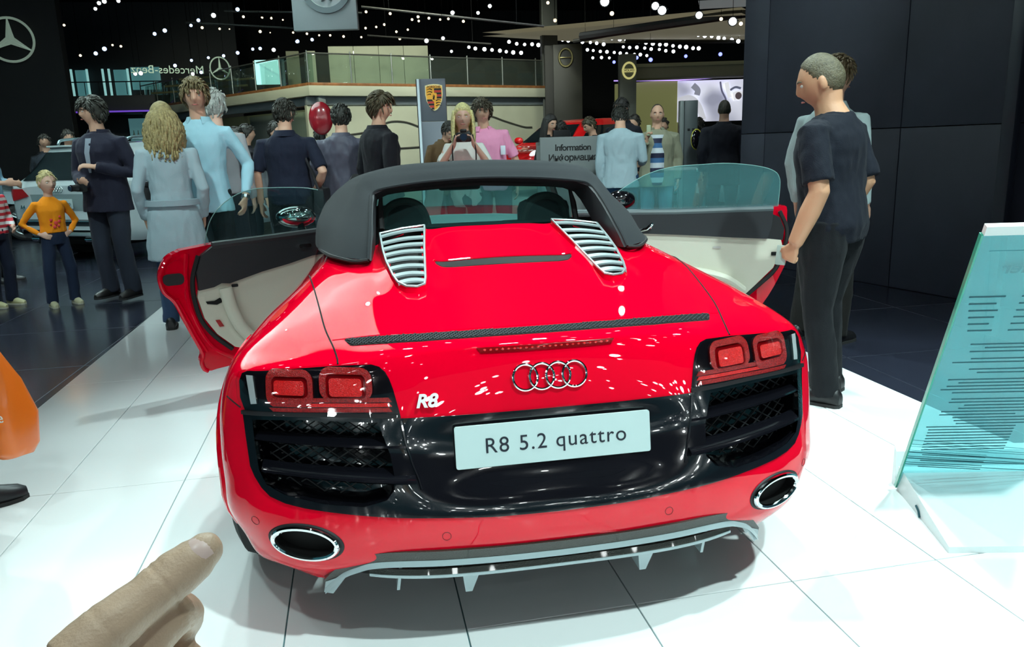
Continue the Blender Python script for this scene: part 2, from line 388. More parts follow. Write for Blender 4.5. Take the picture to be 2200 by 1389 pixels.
def shrink(P, d):
    n = len(P); out = []; A = sum(P[i - 1][0] * P[i][1] - P[i][0] * P[i - 1][1] for i in range(n)); sg = 1 if A > 0 else -1
    for i in range(n):
        a, b, c = Vector(P[i - 1]), Vector(P[i]), Vector(P[(i + 1) % n]); t = (c - a).normalized(); out.append((b.x - t.y * d * sg, b.y + t.x * d * sg))
    return out
# body shell: faces under lamps, grilles, vents and wheel arches are left open
EXH = [(.657 + .09 * math.cos(R(12 * k)), .322 + .047 * math.sin(R(12 * k))) for k in range(30)]
holesXZ = [shrink(TAIL, .008), shrink(mir(TAIL), .008), shrink(BLKF, .008), EXH, mir(EXH)]
holesXY = [shrink(VENT, .008), shrink(mir(VENT), .008)]
AY, AZ, AR = .765, .335, .37
mb = MB(); keep = []
for f in _f:
    c = (_v[f[0]] + _v[f[1]] + _v[f[2]] + _v[f[3]]) / 4
    n = (_v[f[1]] - _v[f[0]]).cross(_v[f[3]] - _v[f[0]])
    if abs(c.x) > .6 and (c.y - AY) ** 2 + (c.z - AZ) ** 2 < AR ** 2 and c.y > .38: continue
    if c.z < .78 and c.y < .45 and any(inpoly(c.x, c.z, h) for h in holesXZ): continue
    if c.z > .77 and any(inpoly(c.x, c.y, h) for h in holesXY): continue
    keep.append(f)
mb.add(_v, keep); body = mb.build('body_shell', M_RED, car, smooth='all')
def onskin(name, poly, step, off, m, proj, parent=None, holes=(), rim=.012):
    """a panel that follows the skin, with a rim turned in"""
    V, Fc = fill2d(poly, step, holes); mb = MB(); P = [proj(x, y, off) for x, y in V]; mb.add(P, Fc)
    for loop in [poly] + list(holes):
        a = [proj(x, y, off) for x, y in loop]; b = [proj(x, y, off - rim) for x, y in loop]; mb.grid([a + a[:1], b + b[:1]])
    me = bpy.data.meshes.new(name); me.from_pydata(mb.v, [], mb.f); me.polygons.foreach_set('use_smooth', [True] * len(me.polygons))
    nf = fnorm if proj is fasc else dnorm; N_ = [nf(x, y) for x, y in V]
    for loop in [poly] + list(holes):
        q = [nf(x, y) for x, y in loop]; N_ += q + q[:1] + q + q[:1]
    if len(N_) == len(me.vertices): me.normals_split_custom_set_from_vertices(N_)
    return mobj(name, me, m, parent or car)
def dens(P, d):
    out = []
    for i in range(len(P)):
        a, b = Vector(P[i - 1]), Vector(P[i]); k = max(1, int((b - a).length / d)); out += [tuple(a.lerp(b, (j + 1) / k)) for j in range(k)]
    return out
# gloss black tail panel with two side intakes
onskin('tail_panel', dens(BLKF, .02), .022, .004, M_BLK, fasc, holes=[dens(CAV, .02), dens(mir(CAV), .02)])
for s in (1, -1):
    cav = CAV if s > 0 else mir(CAV); g = empty('side_intake', parent=car)
    V, Fc = fill2d(dens(cav, .03), .04); mb = MB(); mb.add([fasc(x, z) + Vector((0, .09, 0)) for x, z in V], Fc)
    lp = dens(cav, .02); mb.grid([[fasc(x, z, .002) for x, z in lp + lp[:1]], [fasc(x, z) + Vector((0, .092, 0)) for x, z in lp + lp[:1]]]); mb.build('cavity', M_BLK, g, smooth=50)
    mb = MB(); c2 = shrink(cav, .012)
    for k in range(-40, 60):                                         # diamond lattice behind the blades
        for sg in (1, -1):
            pts = []; t = -.6
            while t < .6:
                x, z = s * .6 + t, .53 + k * .028 + sg * t * .62
                if inpoly(x, z, c2): pts.append(fasc(x, z) + Vector((0, .045, 0)))
                elif len(pts) > 1: mb.tube(pts, .0022, 4); pts = []
                else: pts = []
                t += .02
    mb.build('intake_mesh', M_DARK, g)
    for inn, out in (((.385, .078, .566), (.775, .216, .577)), ((.366, .026, .490), (.758, .172, .503))):
        a, b = Vector((inn[0] * s, *inn[1:])), Vector((out[0] * s, *out[1:])); rg = []
        for k in range(13):
            t = k / 12; p = a.lerp(b, t); p.y -= .020 * math.sin(math.pi * t) ** .7; w = .045 * (1 - .4 * t)
            rg.append([p, p + Vector((0, .012, -.008)), p + Vector((0, w + .02, -.010)), p + Vector((0, w + .02, .016)), p + Vector((0, .014, .010)), p + Vector((0, .003, .005))])
        mb = MB(); mb.rings(rg); mb.build('intake_blade', M_BLK, g, smooth=30)
    # vertical crease beside the plate
    mb = MB(); mb.tube([fasc(s * x, z, .004) for x, z in ((.392, .632), (.385, .58), (.372, .53), (.358, .49), (.352, .465))], .004, 6); mb.build('crease_edge', M_BLK, car)
# tail lamps
for s in (1, -1):
    tl = empty('tail_lamp', parent=car); o2 = (lambda P: P) if s > 0 else mir
    onskin('lamp_base', dens(o2(TAIL), .02), .025, .002, M_BLK, fasc, tl)
    for cx, cz, w, h, iw, ih, dz in ((.670, .710, .122, .088, .078, .034, .003), (.525, .722, .134, .076, .083, .042, -.006)):
        onskin('light_ring', o2(dens(rrect(cx, cz, w, h, .026), .012)), .012, .008, M_LRED, fasc, tl, holes=[o2(dens(rrect(cx, cz + dz, iw + .018, ih + .016, .014), .012))])
        onskin('light_well', o2(dens(rrect(cx, cz + dz, iw + .018, ih + .016, .014), .012)), .014, .003, M_LDK, fasc, tl)
        onskin('light_core', o2(dens(rrect(cx, cz + dz - .002, iw, ih, .008), .012)), .012, .010, M_LHOT, fasc, tl)
    for z0, z1, m_ in ((.690, .679, M_LRED), (.677, .668, M_LHOT), (.666, .655, M_LRED)):
        onskin('light_bar', o2(dens([(.420, z0), (.56, z0), (.725, z0 - .004), (.715, z1 - .002), (.56, z1), (.412, z1)], .02)), .015, .007, m_, fasc, tl)
    onskin('reverse_lamp', o2(dens([(.783, .735), (.765, .736), (.757, .67), (.773, .668)], .01)), .012, .008, mat('lamp_clear', (.55, .7, .72), .12, .3, 1), fasc, tl)
    onskin('lower_strip', o2(dens([(.394, .650), (.6, .653), (.80, .650), (.80, .640), (.6, .643), (.393, .639)], .02)), .015, .010, M_DARK, fasc, tl)
    onskin('lamp_cover', dens(o2(shrink(TAIL, .002)), .02), .022, .016, M_COVER, fasc, tl, rim=.004)
# brake light strip, mesh strip, slot, badges, sensors, seams
B3 = [(.186,.797),(.1,.797),(-.1,.797),(-.186,.797),(-.176,.784),(-.1,.783),(.1,.783),(.176,.784)]
onskin('brake_light', dens(B3, .015), .012, .003, M_LDK, fasc, rim=.004)
mb = MB()
for k in range(22): mb.ball(fasc(-.165 + k * .0157, .791, .004), (.004, .002, .003), 6, 4)
mb.build('brake_light_diodes', M_LHOT, car)
onskin('mesh_vent_bed', dens(MSHF, .03), .03, .0015, MATS['slot_black'] if 'slot_black' in MATS else M_VOID, deck, rim=.006)
mb = MB(); sh = shrink(MSHF, .001)
for k in range(-60, 61):
    for sg in (1, -1):
        pts = []; t = -.08
        while t < .08:
            x, y = k * .0125 + sg * t * .9 , .245 + t
            if inpoly(x, y, sh): pts.append(deck(x, y, .003))
            elif len(pts) > 1: mb.tube(pts, .0016, 4); pts = []
            else: pts = []
            t += .006
        if len(pts) > 1: mb.tube(pts, .0016, 4)
mb.build('mesh_vent', mat('mesh_grey', (.04, .045, .05), .45), car)
onskin('slot_shade', dens(SLOTF, .02), .02, .0018, mat('slot_black', (.004, .004, .004), .5, spec=.15), deck, rim=.006)  # flat dark sheet on the skin, shade of the slot opening put into colour
mb = MB(); mb.tube([deck(p.x, p.y, .002) for p in spline([(-.236, .786, 0), (-.225, .795, 0), (-.12, .803, 0), (0, .807, 0), (.12, .803, 0), (.225, .795, 0), (.236, .786, 0)], 6)], .005, 8); mb.build('slot_lip', M_RED, car)
for s in (1, -1):
    mb = MB(); mb.tube([deck(s * x, y, .0005) for x, y in [tuple(p) for p in spline([(.668, 1.02), (.649, .856), (.605, .54), (.582, .384), (.556, .27), (.545, .215)], 6)]] + [fasc(s * .544, .768, .001)], .0024, 5)
    mb.build('panel_gap', M_VOID, car)
    mb = MB(); mb.tube([fasc(s * x, z, .0005) for x, z in ((.808, .655), (.83, .665), (.85, .672))], .002, 5); mb.build('bumper_gap', M_VOID, car)
mb = MB(); mb.tube([deck(x, y, .0003) for x, y in [tuple(p) for p in spline([(-.56, .31), (-.3, .268), (0, .254), (.3, .268), (.56, .31)], 8)]], .0016, 4); mb.build('lid_crease', M_RED, car)
for s in (1, -1):
    mb = MB(); mb.tube([fasc(s * .298 + .011 * math.cos(a), .345 + .011 * math.sin(a), .0005) for a in [k * math.pi / 10 for k in range(21)]], .0008, 4, caps=False); mb.build('parking_sensor', mat('sensor_red', (.16, .0, .005), .5), car)
    mb = MB(); mb.tube([fasc(s * .79 + .011 * math.cos(a), .36 + .011 * math.sin(a), .0005) for a in [k * math.pi / 10 for k in range(21)]], .0008, 4, caps=False); mb.build('parking_sensor', mat('sensor_red', (.16, .0, .005), .5), car)
emb = empty('ring_emblem', parent=car)
for k in range(4):
    mb = MB(); cx = -.066 + .044 * k + .001
    mb.tube([fasc(cx + .0325 * math.cos(a), .7175 + .0325 * math.sin(a), .005) for a in [2 * math.pi * j / 40 for j in range(41)]], .0042, 8, caps=False); mb.build('ring', M_CHROME, emb)
pn = fasc(-.326, .676, .006); h = fnorm(-.326, .676, .035)
text('model_badge', 'R8', .047, mat('badge_silver', (.75, .78, .78), .25, .6), face_mat(pn, h), car, depth=.007, bold=.0016, shear=.25, space=1.05)
# number plate
pl = empty('number_plate', parent=car); c0 = Vector((0, .074, .5575)); nrm = Vector((0, -.11, .0)).normalized(); up = Vector((0, .015, .11)).normalized(); nrm = Vector((0, -up.z, up.y))
PM = face_mat(c0 - Vector((0, .008, 0)), nrm, up)
mb = MB(); mb.prism(rrect(0, 0, .522, .111, .006), -.004, .003, 'Z'); o = mb.build('plate_panel', M_PLATE, pl, smooth=30); o.matrix_local = PM
for wd_, x_ in (('R8', -.153), ('5.2', -.058), ('quattro', .099)): text('plate_word', wd_, .057, M_INK, PM @ Matrix.Translation((x_, -.002, .0035)), pl, depth=.0004, space=1.12)
# exhausts
for s in (1, -1):
    ex = empty('exhaust_outlet', parent=car); cx, cz = s * .657, .322
    def ell(a, b, off, dy=0): return [fasc(cx + a * math.cos(t), cz + b * math.sin(t), off) + Vector((0, dy, 0)) for t in [2 * math.pi * j / 40 for j in range(41)]]
    mb = MB(); mb.grid([ell(.100, .054, .001), ell(.096, .051, .004), ell(.088, .045, .002), ell(.086, .044, -.006)]); mb.build('outlet_surround', M_DARK, ex)
    mb = MB(); mb.tube(ell(.083, .0415, .006)[:-1] + ell(.083, .0415, .006)[:1], .0075, 8, caps=False); mb.build('chrome_ring', M_CHROME, ex)
    mb = MB(); mb.grid([ell(.080, .039, .004), ell(.076, .036, -.02, .04)]); mb.add(ell(.077, .037, -.01, .02)[:-1], [tuple(range(40))]); mb.build('pipe_mouth', M_VOID, ex, smooth=30)
# diffuser: stacked strips along the lower edge of the bumper
EDGE = [(0,.300),(.15,.302),(.31,.306),(.42,.307),(.49,.299),(.53,.283),(.565,.262),(.595,.232),(.622,.198)]
path = [tuple(p) for p in spline([(x, z, 0) for x, z in EDGE], 5)]
path = [(-x, z) for x, z, _ in path[:0:-1]] + [(x, z) for x, z, _ in path]
df = empty('diffuser', parent=car)
def edgep(x, z, dy, dz):
    t = abs(x) / .622; y = .006 + .124 * t ** 4.2
    return Vector((x, y + dy, z + dz))
def strip(name, a, b, m_, P=path, th=.006):
    mb = MB(); A = [edgep(x, z, *a) for x, z in P]; B = [edgep(x, z, *b) for x, z in P]; up_ = Vector((0, .022, .001))
    mb.grid([A, B, [q + up_ for q in B], [q + up_ for q in A]], cu=True); mb.build(name, m_, df, smooth=30)
strip('carbon_band', (-.004, .0), (.002, -.028), M_CARB)
strip('lip_band', (.0, -.028), (-.004, -.042), M_LIP)
low = [(x, .249 + .008 * (abs(x) / .50) ** 2.2) for x in [-.5 + k * .025 for k in range(41)]]
strip('lower_carbon_band', (.012, -.004), (.006, -.018), M_CARB, low)
strip('lower_lip', (.003, -.018), (.003, -.025), M_LIP, low)
mb = MB(); A = [edgep(x, z, .05, 0) for x, z in path]; B = [Vector((p.x, p.y + .02, .20)) for p in A]; mb.grid([A, B]); mb.build('gap_backing', M_VOID, df)
for s in (1, -1):
    mb = MB(); mb.add([(s * .215, .02, .232), (s * .262, .02, .232), (s * .262, .25, .24), (s * .215, .25, .24), (s * .234, .062, .150), (s * .252, .062, .150), (s * .252, .25, .152), (s * .234, .25, .152)], [(0, 1, 5, 4), (1, 2, 6, 5), (2, 3, 7, 6), (3, 0, 4, 7), (4, 5, 6, 7), (0, 3, 2, 1)]); mb.build('diffuser_fin', M_LIP, df, smooth=30)
    mb = MB(); mb.add([(s * .415, .045, .255), (s * .423, .045, .255), (s * .423, .26, .25), (s * .415, .26, .25), (s * .425, .09, .163), (s * .433, .09, .163), (s * .433, .26, .165), (s * .425, .26, .165)], [(0, 1, 5, 4), (1, 2, 6, 5), (2, 3, 7, 6), (3, 0, 4, 7), (4, 5, 6, 7), (0, 3, 2, 1)]); mb.build('diffuser_blade', M_LIP, df, smooth=30)
    mb = MB(); mb.add([edgep(s * .555, .262, .0, -.03), edgep(s * .618, .200, -.005, -.005), edgep(s * .626, .155, .005, 0), edgep(s * .60, .163, .0, 0)], [(0, 1, 2, 3)]); mb.add([p + Vector((0, .05, 0)) for p in [edgep(s * .555, .262, .0, -.03), edgep(s * .618, .200, -.005, -.005), edgep(s * .626, .155, .005, 0), edgep(s * .60, .163, .0, 0)]], [(3, 2, 1, 0)]); mb.add([], []); mb.build('diffuser_tip', M_LIP, df)
mb = MB(); mb.box((0, .75, .215), (1.16, 1.1, .05)); mb.box((0, 2.2, .2), (1.5, 2.2, .06)); mb.build('underbody', M_DARK, car)
# deck vents
for s in (1, -1):
    vt = empty('deck_vent', parent=car); P = VENT if s > 0 else mir(VENT)
    lp = dens(P, .02); rim = [Vector((x, y, ventz(x, y) + .004)) for x, y in lp]
    mb = MB(); mb.tube(rim + rim[:1], .0042, 6, caps=False); mb.build('vent_frame', M_SILVER, vt)
    mb = MB(); bot = [p + Vector((0, 0, -.06)) for p in rim]; mb.grid([rim + rim[:1], bot + bot[:1]]); V, Fc = fill2d(lp, .05); mb.add([Vector((x, y, ventz(x, y) - .055)) for x, y in V], Fc); mb.build('vent_well', M_VOID, vt)
    mb = MB(); bz = [deck(x, y, .001) for x, y in lp]; mb.grid([rim + rim[:1], [Vector((b.x * 1.0 + (b.x - s * .325) * .12, b.y + (b.y - .83) * .03, deck(b.x + (b.x - s * .325) * .12, b.y + (b.y - .83) * .03).z)) for b in bz + bz[:1]]]); mb.build('vent_collar', M_RED, vt, smooth='all')
    def span(y):
        xs = []
        for i in range(len(P)):
            a, b = P[i - 1], P[i]
            if (a[1] > y) != (b[1] > y): xs.append(a[0] + (b[0] - a[0]) * (y - a[1]) / (b[1] - a[1]))
        return min(xs), max(xs)
    ys = [1.078, .995, .925, .855, .785, .715, .648, .590]
    for k, y in enumerate(ys):
        x0, x1 = span(min(y, 1.06)); w = .028 if k else .045; rg = []
        for j in range(9):
            x = x0 + (x1 - x0) * j / 8; bow = .012 * math.sin(math.pi * j / 8); sk = -.05 * (x * s - .243) / .166 * max(0, (y - .75) / .35)
            yy = y + bow * .6 + sk; z = ventz(x, yy) + .004 + bow * .25
            q_ = .003 * (k > 0); rg.append([Vector((x, yy - w * .5, z - q_ - .006)), Vector((x, yy - w * .5, z - q_)), Vector((x, yy + w * .5, z + .002)), Vector((x, yy + w * .5, z - .005))])
        mb = MB(); mb.rings(rg); mb.build('vent_slat', M_SILVER, vt, smooth=30)
# soft top
RA = [(.455,.837,.949),(.450,.89,.99),(.444,.954,1.032),(.440,1.05,1.082),(.435,1.134,1.122),(.428,1.214,1.150),(.387,1.24,1.166),(.254,1.31,1.180),(.12,1.33,1.187),(0,1.335,1.190)]
RM = [(.55,.93,.953),(.53,1.0,1.005),(.515,1.08,1.050),(.50,1.18,1.105),(.488,1.255,1.150),(.47,1.31,1.185),(.42,1.34,1.210),(.28,1.38,1.222),(.13,1.40,1.228),(0,1.405,1.231)]
RB = [(.613,1.113,.952),(.584,1.186,1.024),(.566,1.23,1.055),(.549,1.275,1.085),(.505,1.387,1.162),(.484,1.425,1.190),(.449,1.461,1.218),(.30,1.50,1.245),(.14,1.52,1.253),(0,1.53,1.256)]
RC = [(.66,1.36,.945),(.655,1.42,1.0),(.64,1.5,1.045),(.62,1.6,1.085),(.59,1.72,1.13),(.555,1.80,1.16),(.50,1.88,1.19),(.34,1.95,1.225),(.16,1.98,1.235),(0,1.99,1.238)]
RD = [(.70,1.9,.93),(.695,2.0,.98),(.68,2.08,1.02),(.66,2.15,1.06),(.63,2.22,1.09),(.59,2.28,1.115),(.53,2.33,1.14),(.36,2.40,1.17),(.17,2.42,1.18),(0,2.43,1.183)]
def fullrail(r): return [Vector((-x, y, z)) for x, y, z in r] + [Vector(p) for p in r[-2::-1]]
T = bispline([fullrail(r) for r in (RA, RM, RB, RC, RD)], 4, 5)
mb = MB(); mb.grid(T); st = mb.build('soft_top', M_CLOTH, car, smooth='all')
RI = [(x - .020, y + .19, max(.93, z - .035)) for x, y, z in RA]
mb = MB(); mb.grid([fullrail(RA), fullrail([(x - .010, y + .006, z - .004) for x, y, z in RA]), fullrail(RI)]); mb.build('roof_recess', M_CHAR, car)
mb = MB(); ed = fullrail(RA); mb.tube(spline(ed, 3), .006, 6); mb.build('roof_hem', M_CLOTH, car)
for s in (1, -1):
    mb = MB(); mb.tube(spline([(s * .455, .837, .949), (s * .50, .855, .944), (s * .55, .93, .947), (s * .59, 1.02, .948), (s * .613, 1.113, .948), (s * .64, 1.25, .945)], 5), .007, 6); mb.build('roof_foot_seal', M_RUB, car)
wn = [[Vector((x, 1.34 + .09 * t, 1.0 + .165 * t - .02 * (x / .4) ** 2 * t)) for x in [-.40 + .1 * k for k in range(9)]] for t in (0, .25, .5, .75, 1)]
mb = MB(); mb.grid(wn); mb.build('rear_window', M_WGLASS, car)
mb = MB(); mb.tube([wn[0][0], wn[2][0], wn[4][0] + Vector((.01, 0, 0)), wn[4][4], wn[4][8] - Vector((.01, 0, 0)), wn[2][8], wn[0][8]], .012, 6); mb.build('window_seal', M_RUB, car)
# ------------------------------------------------------------------ cabin, doors, wheels, front end
for s in (1, -1):
    se = empty('car_seat', parent=car)
    arch = spline([(s * .20, 1.50, .90), (s * .205, 1.49, 1.00), (s * .235, 1.48, 1.075), (s * .30, 1.475, 1.10), (s * .365, 1.48, 1.075), (s * .395, 1.49, 1.0), (s * .40, 1.50, .90)], 6)
    mb = MB(); mb.tube(arch, [(.016, .03)] * len(arch), 8); mb.build('roll_hoop', mat('hoop_grey', (.07, .075, .065), .5), se)
    mb = MB(); mb.grid([[p + Vector((0, .01, 0)) for p in arch], [Vector((s * .30 + (p.x - s * .30) * .3, 1.50, min(p.z, .95))) for p in arch]]); mb.build('hoop_mesh', M_VOID, se)
    mb = MB(); mb.bb((s * .36, 1.80, .66), (.50, .16, .62), .06); mb.bb((s * .36, 1.98, .42), (.50, .52, .16), .05); mb.bb((s * .34, 1.70, .99), (.24, .10, .16), .04); mb.build('seat_back', M_CHAR, se)
mb = MB(); mb.box((0, 1.46, .78), (1.2, .05, .44)); mb.build('bulkhead', M_DARK, car)
mb = MB(); mb.grid([[(x, 2.30, .885 - .03 * (x / .6) ** 2) for x in (-.62, -.3, 0, .3, .62)], [(x, 2.42, .955 - .03 * (x / .6) ** 2) for x in (-.62, -.3, 0, .3, .62)], [(x, 2.86, .925 - .03 * (x / .6) ** 2) for x in (-.62, -.3, 0, .3, .62)]])
mb.build('dashboard_top', mat('pale_dash', (.50, .66, .64), .4, 0, .3), car)
mb = MB(); mb.grid([[(x, 2.30, .885) for x in (-.62, 0, .62)], [(x, 2.35, .45) for x in (-.62, 0, .62)]]); mb.build('dashboard_face', M_CHAR, car)
ws = [[Vector((x * (1 - .28 * t), 2.98 - .60 * t - .10 * (x / .7) ** 2 * (1 - t), .90 + .27 * t)) for x in [-.70 + .14 * k for k in range(11)]] for t in (0, .25, .5, .75, 1)]
mb = MB(); mb.grid(ws); mb.build('windscreen', M_WGLASS, car)
for s in (0, -1):
    mb = MB(); mb.tube([r[s] for r in ws], .028, 8); mb.build('windscreen_pillar', M_DARK, car)
mb = MB(); mb.bb((.02, 2.26, 1.128), (.22, .035, .065), .02); mb.tube([(.02, 2.27, 1.14), (.02, 2.36, 1.17)], .015, 8); mb.build('rear_view_mirror', M_DARK, car)
mb = MB(); mb.add([(-.15, 2.36, 1.11), (-.075, 2.36, 1.105), (-.07, 2.37, 1.155), (-.15, 2.37, 1.16)], [(0, 1, 2, 3)]); mb.build('windscreen_sticker', mat('paper', (.7, .8, .76), .7), car)
mb = MB(); mb.tube([(-.36 + .18 * math.cos(a), 2.12 + .05 * math.sin(a), .82 + .17 * math.sin(a)) for a in [2 * math.pi * k / 24 for k in range(25)]], .016, 8, caps=False); mb.build('steering_wheel', M_DARK, car)
def P2(pts, n=1, closed=False): return [(p[0], p[1]) for p in spline([(a, b, 0) for a, b in pts], n, closed)]
def door(s, F, H, prof):
    """leaf standing on the line H->F; profile in (distance from hinge, height)"""
    F, H = Vector((*F, 0)), Vector((*H, 0)); d = (F - H).normalized(); n = Vector((d.y, -d.x, 0))
    if n.y > 0: n = -n                                               # inner face looks back at the viewer
    def at(a, z, o): return H + d * a + n * o + Vector((0, 0, z))
    g = empty('car_door', parent=car)
    def slab(name, poly, o0, o1, m_, step=.06, rim=None):
        V, Fc = fill2d(poly, step); mb = MB(); mb.add([at(a, z, o1) for a, z in V], Fc); mb.add([at(a, z, o0) for a, z in V], [f[::-1] for f in Fc])
        mb.grid([[at(a, z, o1) for a, z in poly + poly[:1]], [at(a, z, o0) for a, z in poly + poly[:1]]]); return mb.build(name, m_, g, smooth=40)
    prof(at, slab, g)
    return g
def left_door(at, slab, g):
    skin = P2([(-.02,.86),(.30,.845),(.62,.84)], 3) + P2([(.796,.82),(.87,.782),(.915,.69),(.905,.609),(.858,.551),(.823,.452),(.784,.345),(.748,.242),(.76,.189),(.731,.139),(.60,.150),(-.02,.18)], 3)
    slab('door_skin', skin, -.10, .0, M_RED)
    edge = [at(a, z, .004) for a, z in skin[9:-6]]; mb = MB(); mb.tube(edge, .012, 8); mb.build('door_flange', M_RED, g)
    inn = P2([(.713,.785),(.755,.666),(.76,.561),(.737,.434),(.679,.335),(.591,.245)], 4) + [(.45,.20),(-.02,.2),(-.02,.855),(.3,.838),(.66,.826)]
    mb = MB(); mb.tube([at(a, z, .012) for a, z in inn[:21]], .013, 8); mb.build('door_seal', M_RUB, g)
    lo = [(.735,.60),(.744,.561),(.72,.44),(.665,.345),(.58,.26),(.45,.215),(-.02,.215),(-.02,.735),(.098,.728),(.235,.696),(.391,.667),(.572,.621),(.615,.627),(.657,.61)]
    slab('door_panel_lower', lo, 0, .03, M_CREAM)
    hi = [(.735,.60),(.657,.61),(.615,.627),(.572,.621),(.391,.667),(.235,.696),(.098,.728),(-.02,.735),(-.02,.862),(.3,.845),(.64,.830),(.70,.79),(.735,.70)]
    slab('door_panel_upper', hi, 0, .045, M_CHAR)
    mb = MB(); mb.tube([at(a, z, .03) for a, z in [(-.02,.866),(.3,.849),(.64,.834)]], .022, 8); mb.build('door_rail', M_CHAR, g)
    mb = MB(); mb.tube(spline([at(.60,.60,.05), at(.585,.50,.055), at(.545,.38,.055), at(.47,.28,.05)], 5), .035, 10, flat=.5); mb.build('door_ridge', M_CREAM, g)
    slab('latch_opening', rrect(.85, .670, .105, .062, .026), 0, .012, M_DARK)
    slab('latch_plate', P2([(.80,.765),(.86,.755),(.893,.69),(.885,.625),(.845,.59),(.80,.60),(.79,.68)], 3, True), 0, .008, M_RED)
    mb = MB(); mb.tube([at(a, z, .004) for a, z in P2([(.77,.80),(.785,.70),(.79,.60),(.785,.52),(.76,.42),(.72,.32),(.67,.25),(.58,.19)], 4)], .013, 8); mb.tube([at(a, z, .002) for a, z in P2([(.845,.56),(.805,.45),(.765,.34),(.725,.25)], 4)], .010, 8); mb.build('flange_rib', M_RED, g)
    slab('pull_recess', [(.706,.534),(.66,.533),(.632,.546),(.618,.536),(.625,.520),(.650,.510),(.70,.520)], 0, .036, M_VOID)
    slab('trim_clip', rrect(.545, .605, .035, .016, .005), 0, .036, M_DARK)
    slab('door_reflector', [(.668,.425),(.645,.425),(.625,.385),(.65,.385)], 0, .036, M_LRED)
    slab('door_handle', rrect(.14, .79, .07, .022, .01), .04, .065, M_CHROME)
    gl = P2([(.66,.83),(.664,.85),(.628,.955),(.569,1.032),(.479,1.091),(.394,1.117),(.314,1.123),(.106,1.114),(-.02,1.09)], 4) + [(-.05,.83)]
    slab('door_glass', gl, -.03, -.026, M_LGLASS, .2)
    mb = MB(); mb.tube([at(a, z, -.028) for a, z in gl[2:-2]], .0025, 5); mb.build('glass_edge', mat('glass_edge', (.30, .5, .48), .2), g)
    # mirror housing near the hinge
    c = at(.13, .945, -.10); mb = MB(); mb.ball(c, (.115, .06, .062), 16, 10); mb.tube([c, at(.10, .85, -.05)], .02, 8); mb.build('door_mirror', M_BLK, g)
    mb = MB(); mb.ball(c + Vector((0, -.022, 0)), (.098, .045, .05), 16, 10); mb.build('mirror_glass', mat('mirror', (.75, .8, .78), .03, 1), g)
def right_door(at, slab, g):
    skin = [(-.33,.90),(.3,.893),(.7,.895)] + P2([(.93,.902),(.978,.90),(.985,.816),(1.001,.715),(.996,.586),(.966,.496),(.892,.35),(.80,.22),(.74,.15)], 3) + [(.4,.16),(-.33,.18)]
    slab('door_skin', skin, -.10, .0, M_RED)
    lo = [(.857,.711),(.945,.70),(.955,.662),(.905,.53),(.80,.425),(.70,.33),(.55,.25),(-.3,.24),(-.3,.775),(.122,.762),(.368,.747),(.64,.725)]
    slab('door_panel_lower', lo, 0, .03, M_CREAM)
    hi = [(.857,.711),(.64,.725),(.368,.747),(.122,.762),(-.3,.775),(-.3,.895),(-.007,.887),(.4,.884),(.886,.889),(.882,.79)]
    slab('door_panel_upper', hi, 0, .045, M_CHAR)
    slab('door_end_trim', [(.886,.86),(.93,.84),(.962,.77),(.955,.70),(.857,.711),(.882,.79)], 0, .03, M_DARK)
    mb = MB(); mb.tube([at(a, z, .025) for a, z in P2([(.93,.875),(.978,.77),(.972,.662),(.922,.523),(.815,.417),(.7,.32)], 4)], .013, 8); mb.build('door_seal', M_RUB, g)
    mb = MB(); mb.tube([at(a, z, .03) for a, z in [(-.3,.899),(.3,.888),(.886,.892)]], .02, 8); mb.build('door_rail', mat('rail_grey', (.08, .11, .12), .4), g)
    mb = MB(); mb.tube(spline([at(.12,.56,.05), at(.40,.53,.06), at(.60,.48,.06), at(.72,.40,.05)], 5), .04, 10, flat=.6); mb.build('door_ridge', M_CREAM, g)
    mb = MB(); mb.tube([at(.085,.785,.05), at(.12,.795,.075), at(.15,.822,.075), at(.145,.80,.05)], .010, 8); mb.build('door_handle', M_CHROME, g)
    slab('pull_recess', rrect(.918, .617, .06, .022, .004), 0, .034, M_VOID)
    slab('speaker_clip', rrect(.555, .665, .05, .014, .006), 0, .034, mat('clip_pale', (.5, .48, .45), .3))
    gl = P2([(-.067,1.004),(.111,1.108),(.271,1.154),(.447,1.165),(.626,1.168),(.805,1.146),(.904,1.113),(.937,1.067),(.94,.998),(.932,.871)], 4) + [(-.2,.88)]
    slab('door_glass', gl, -.03, -.026, M_DGLASS, .2)
    mb = MB(); mb.tube([at(a, z, -.028) for a, z in gl[:-2]], .0025, 5); mb.build('glass_edge', MATS['glass_edge'], g)
    c = at(-.02, .965, -.05); mb = MB(); mb.ball(c, (.10, .06, .062), 16, 10); mb.tube([c, at(-.06, .88, -.05)], .02, 8); mb.build('door_mirror', M_BLK, g)
door(-1, (-1.43, 2.58), (-.72, 2.87), left_door)
door(1, (2.05, 2.6), (1.1, 2.8), right_door)
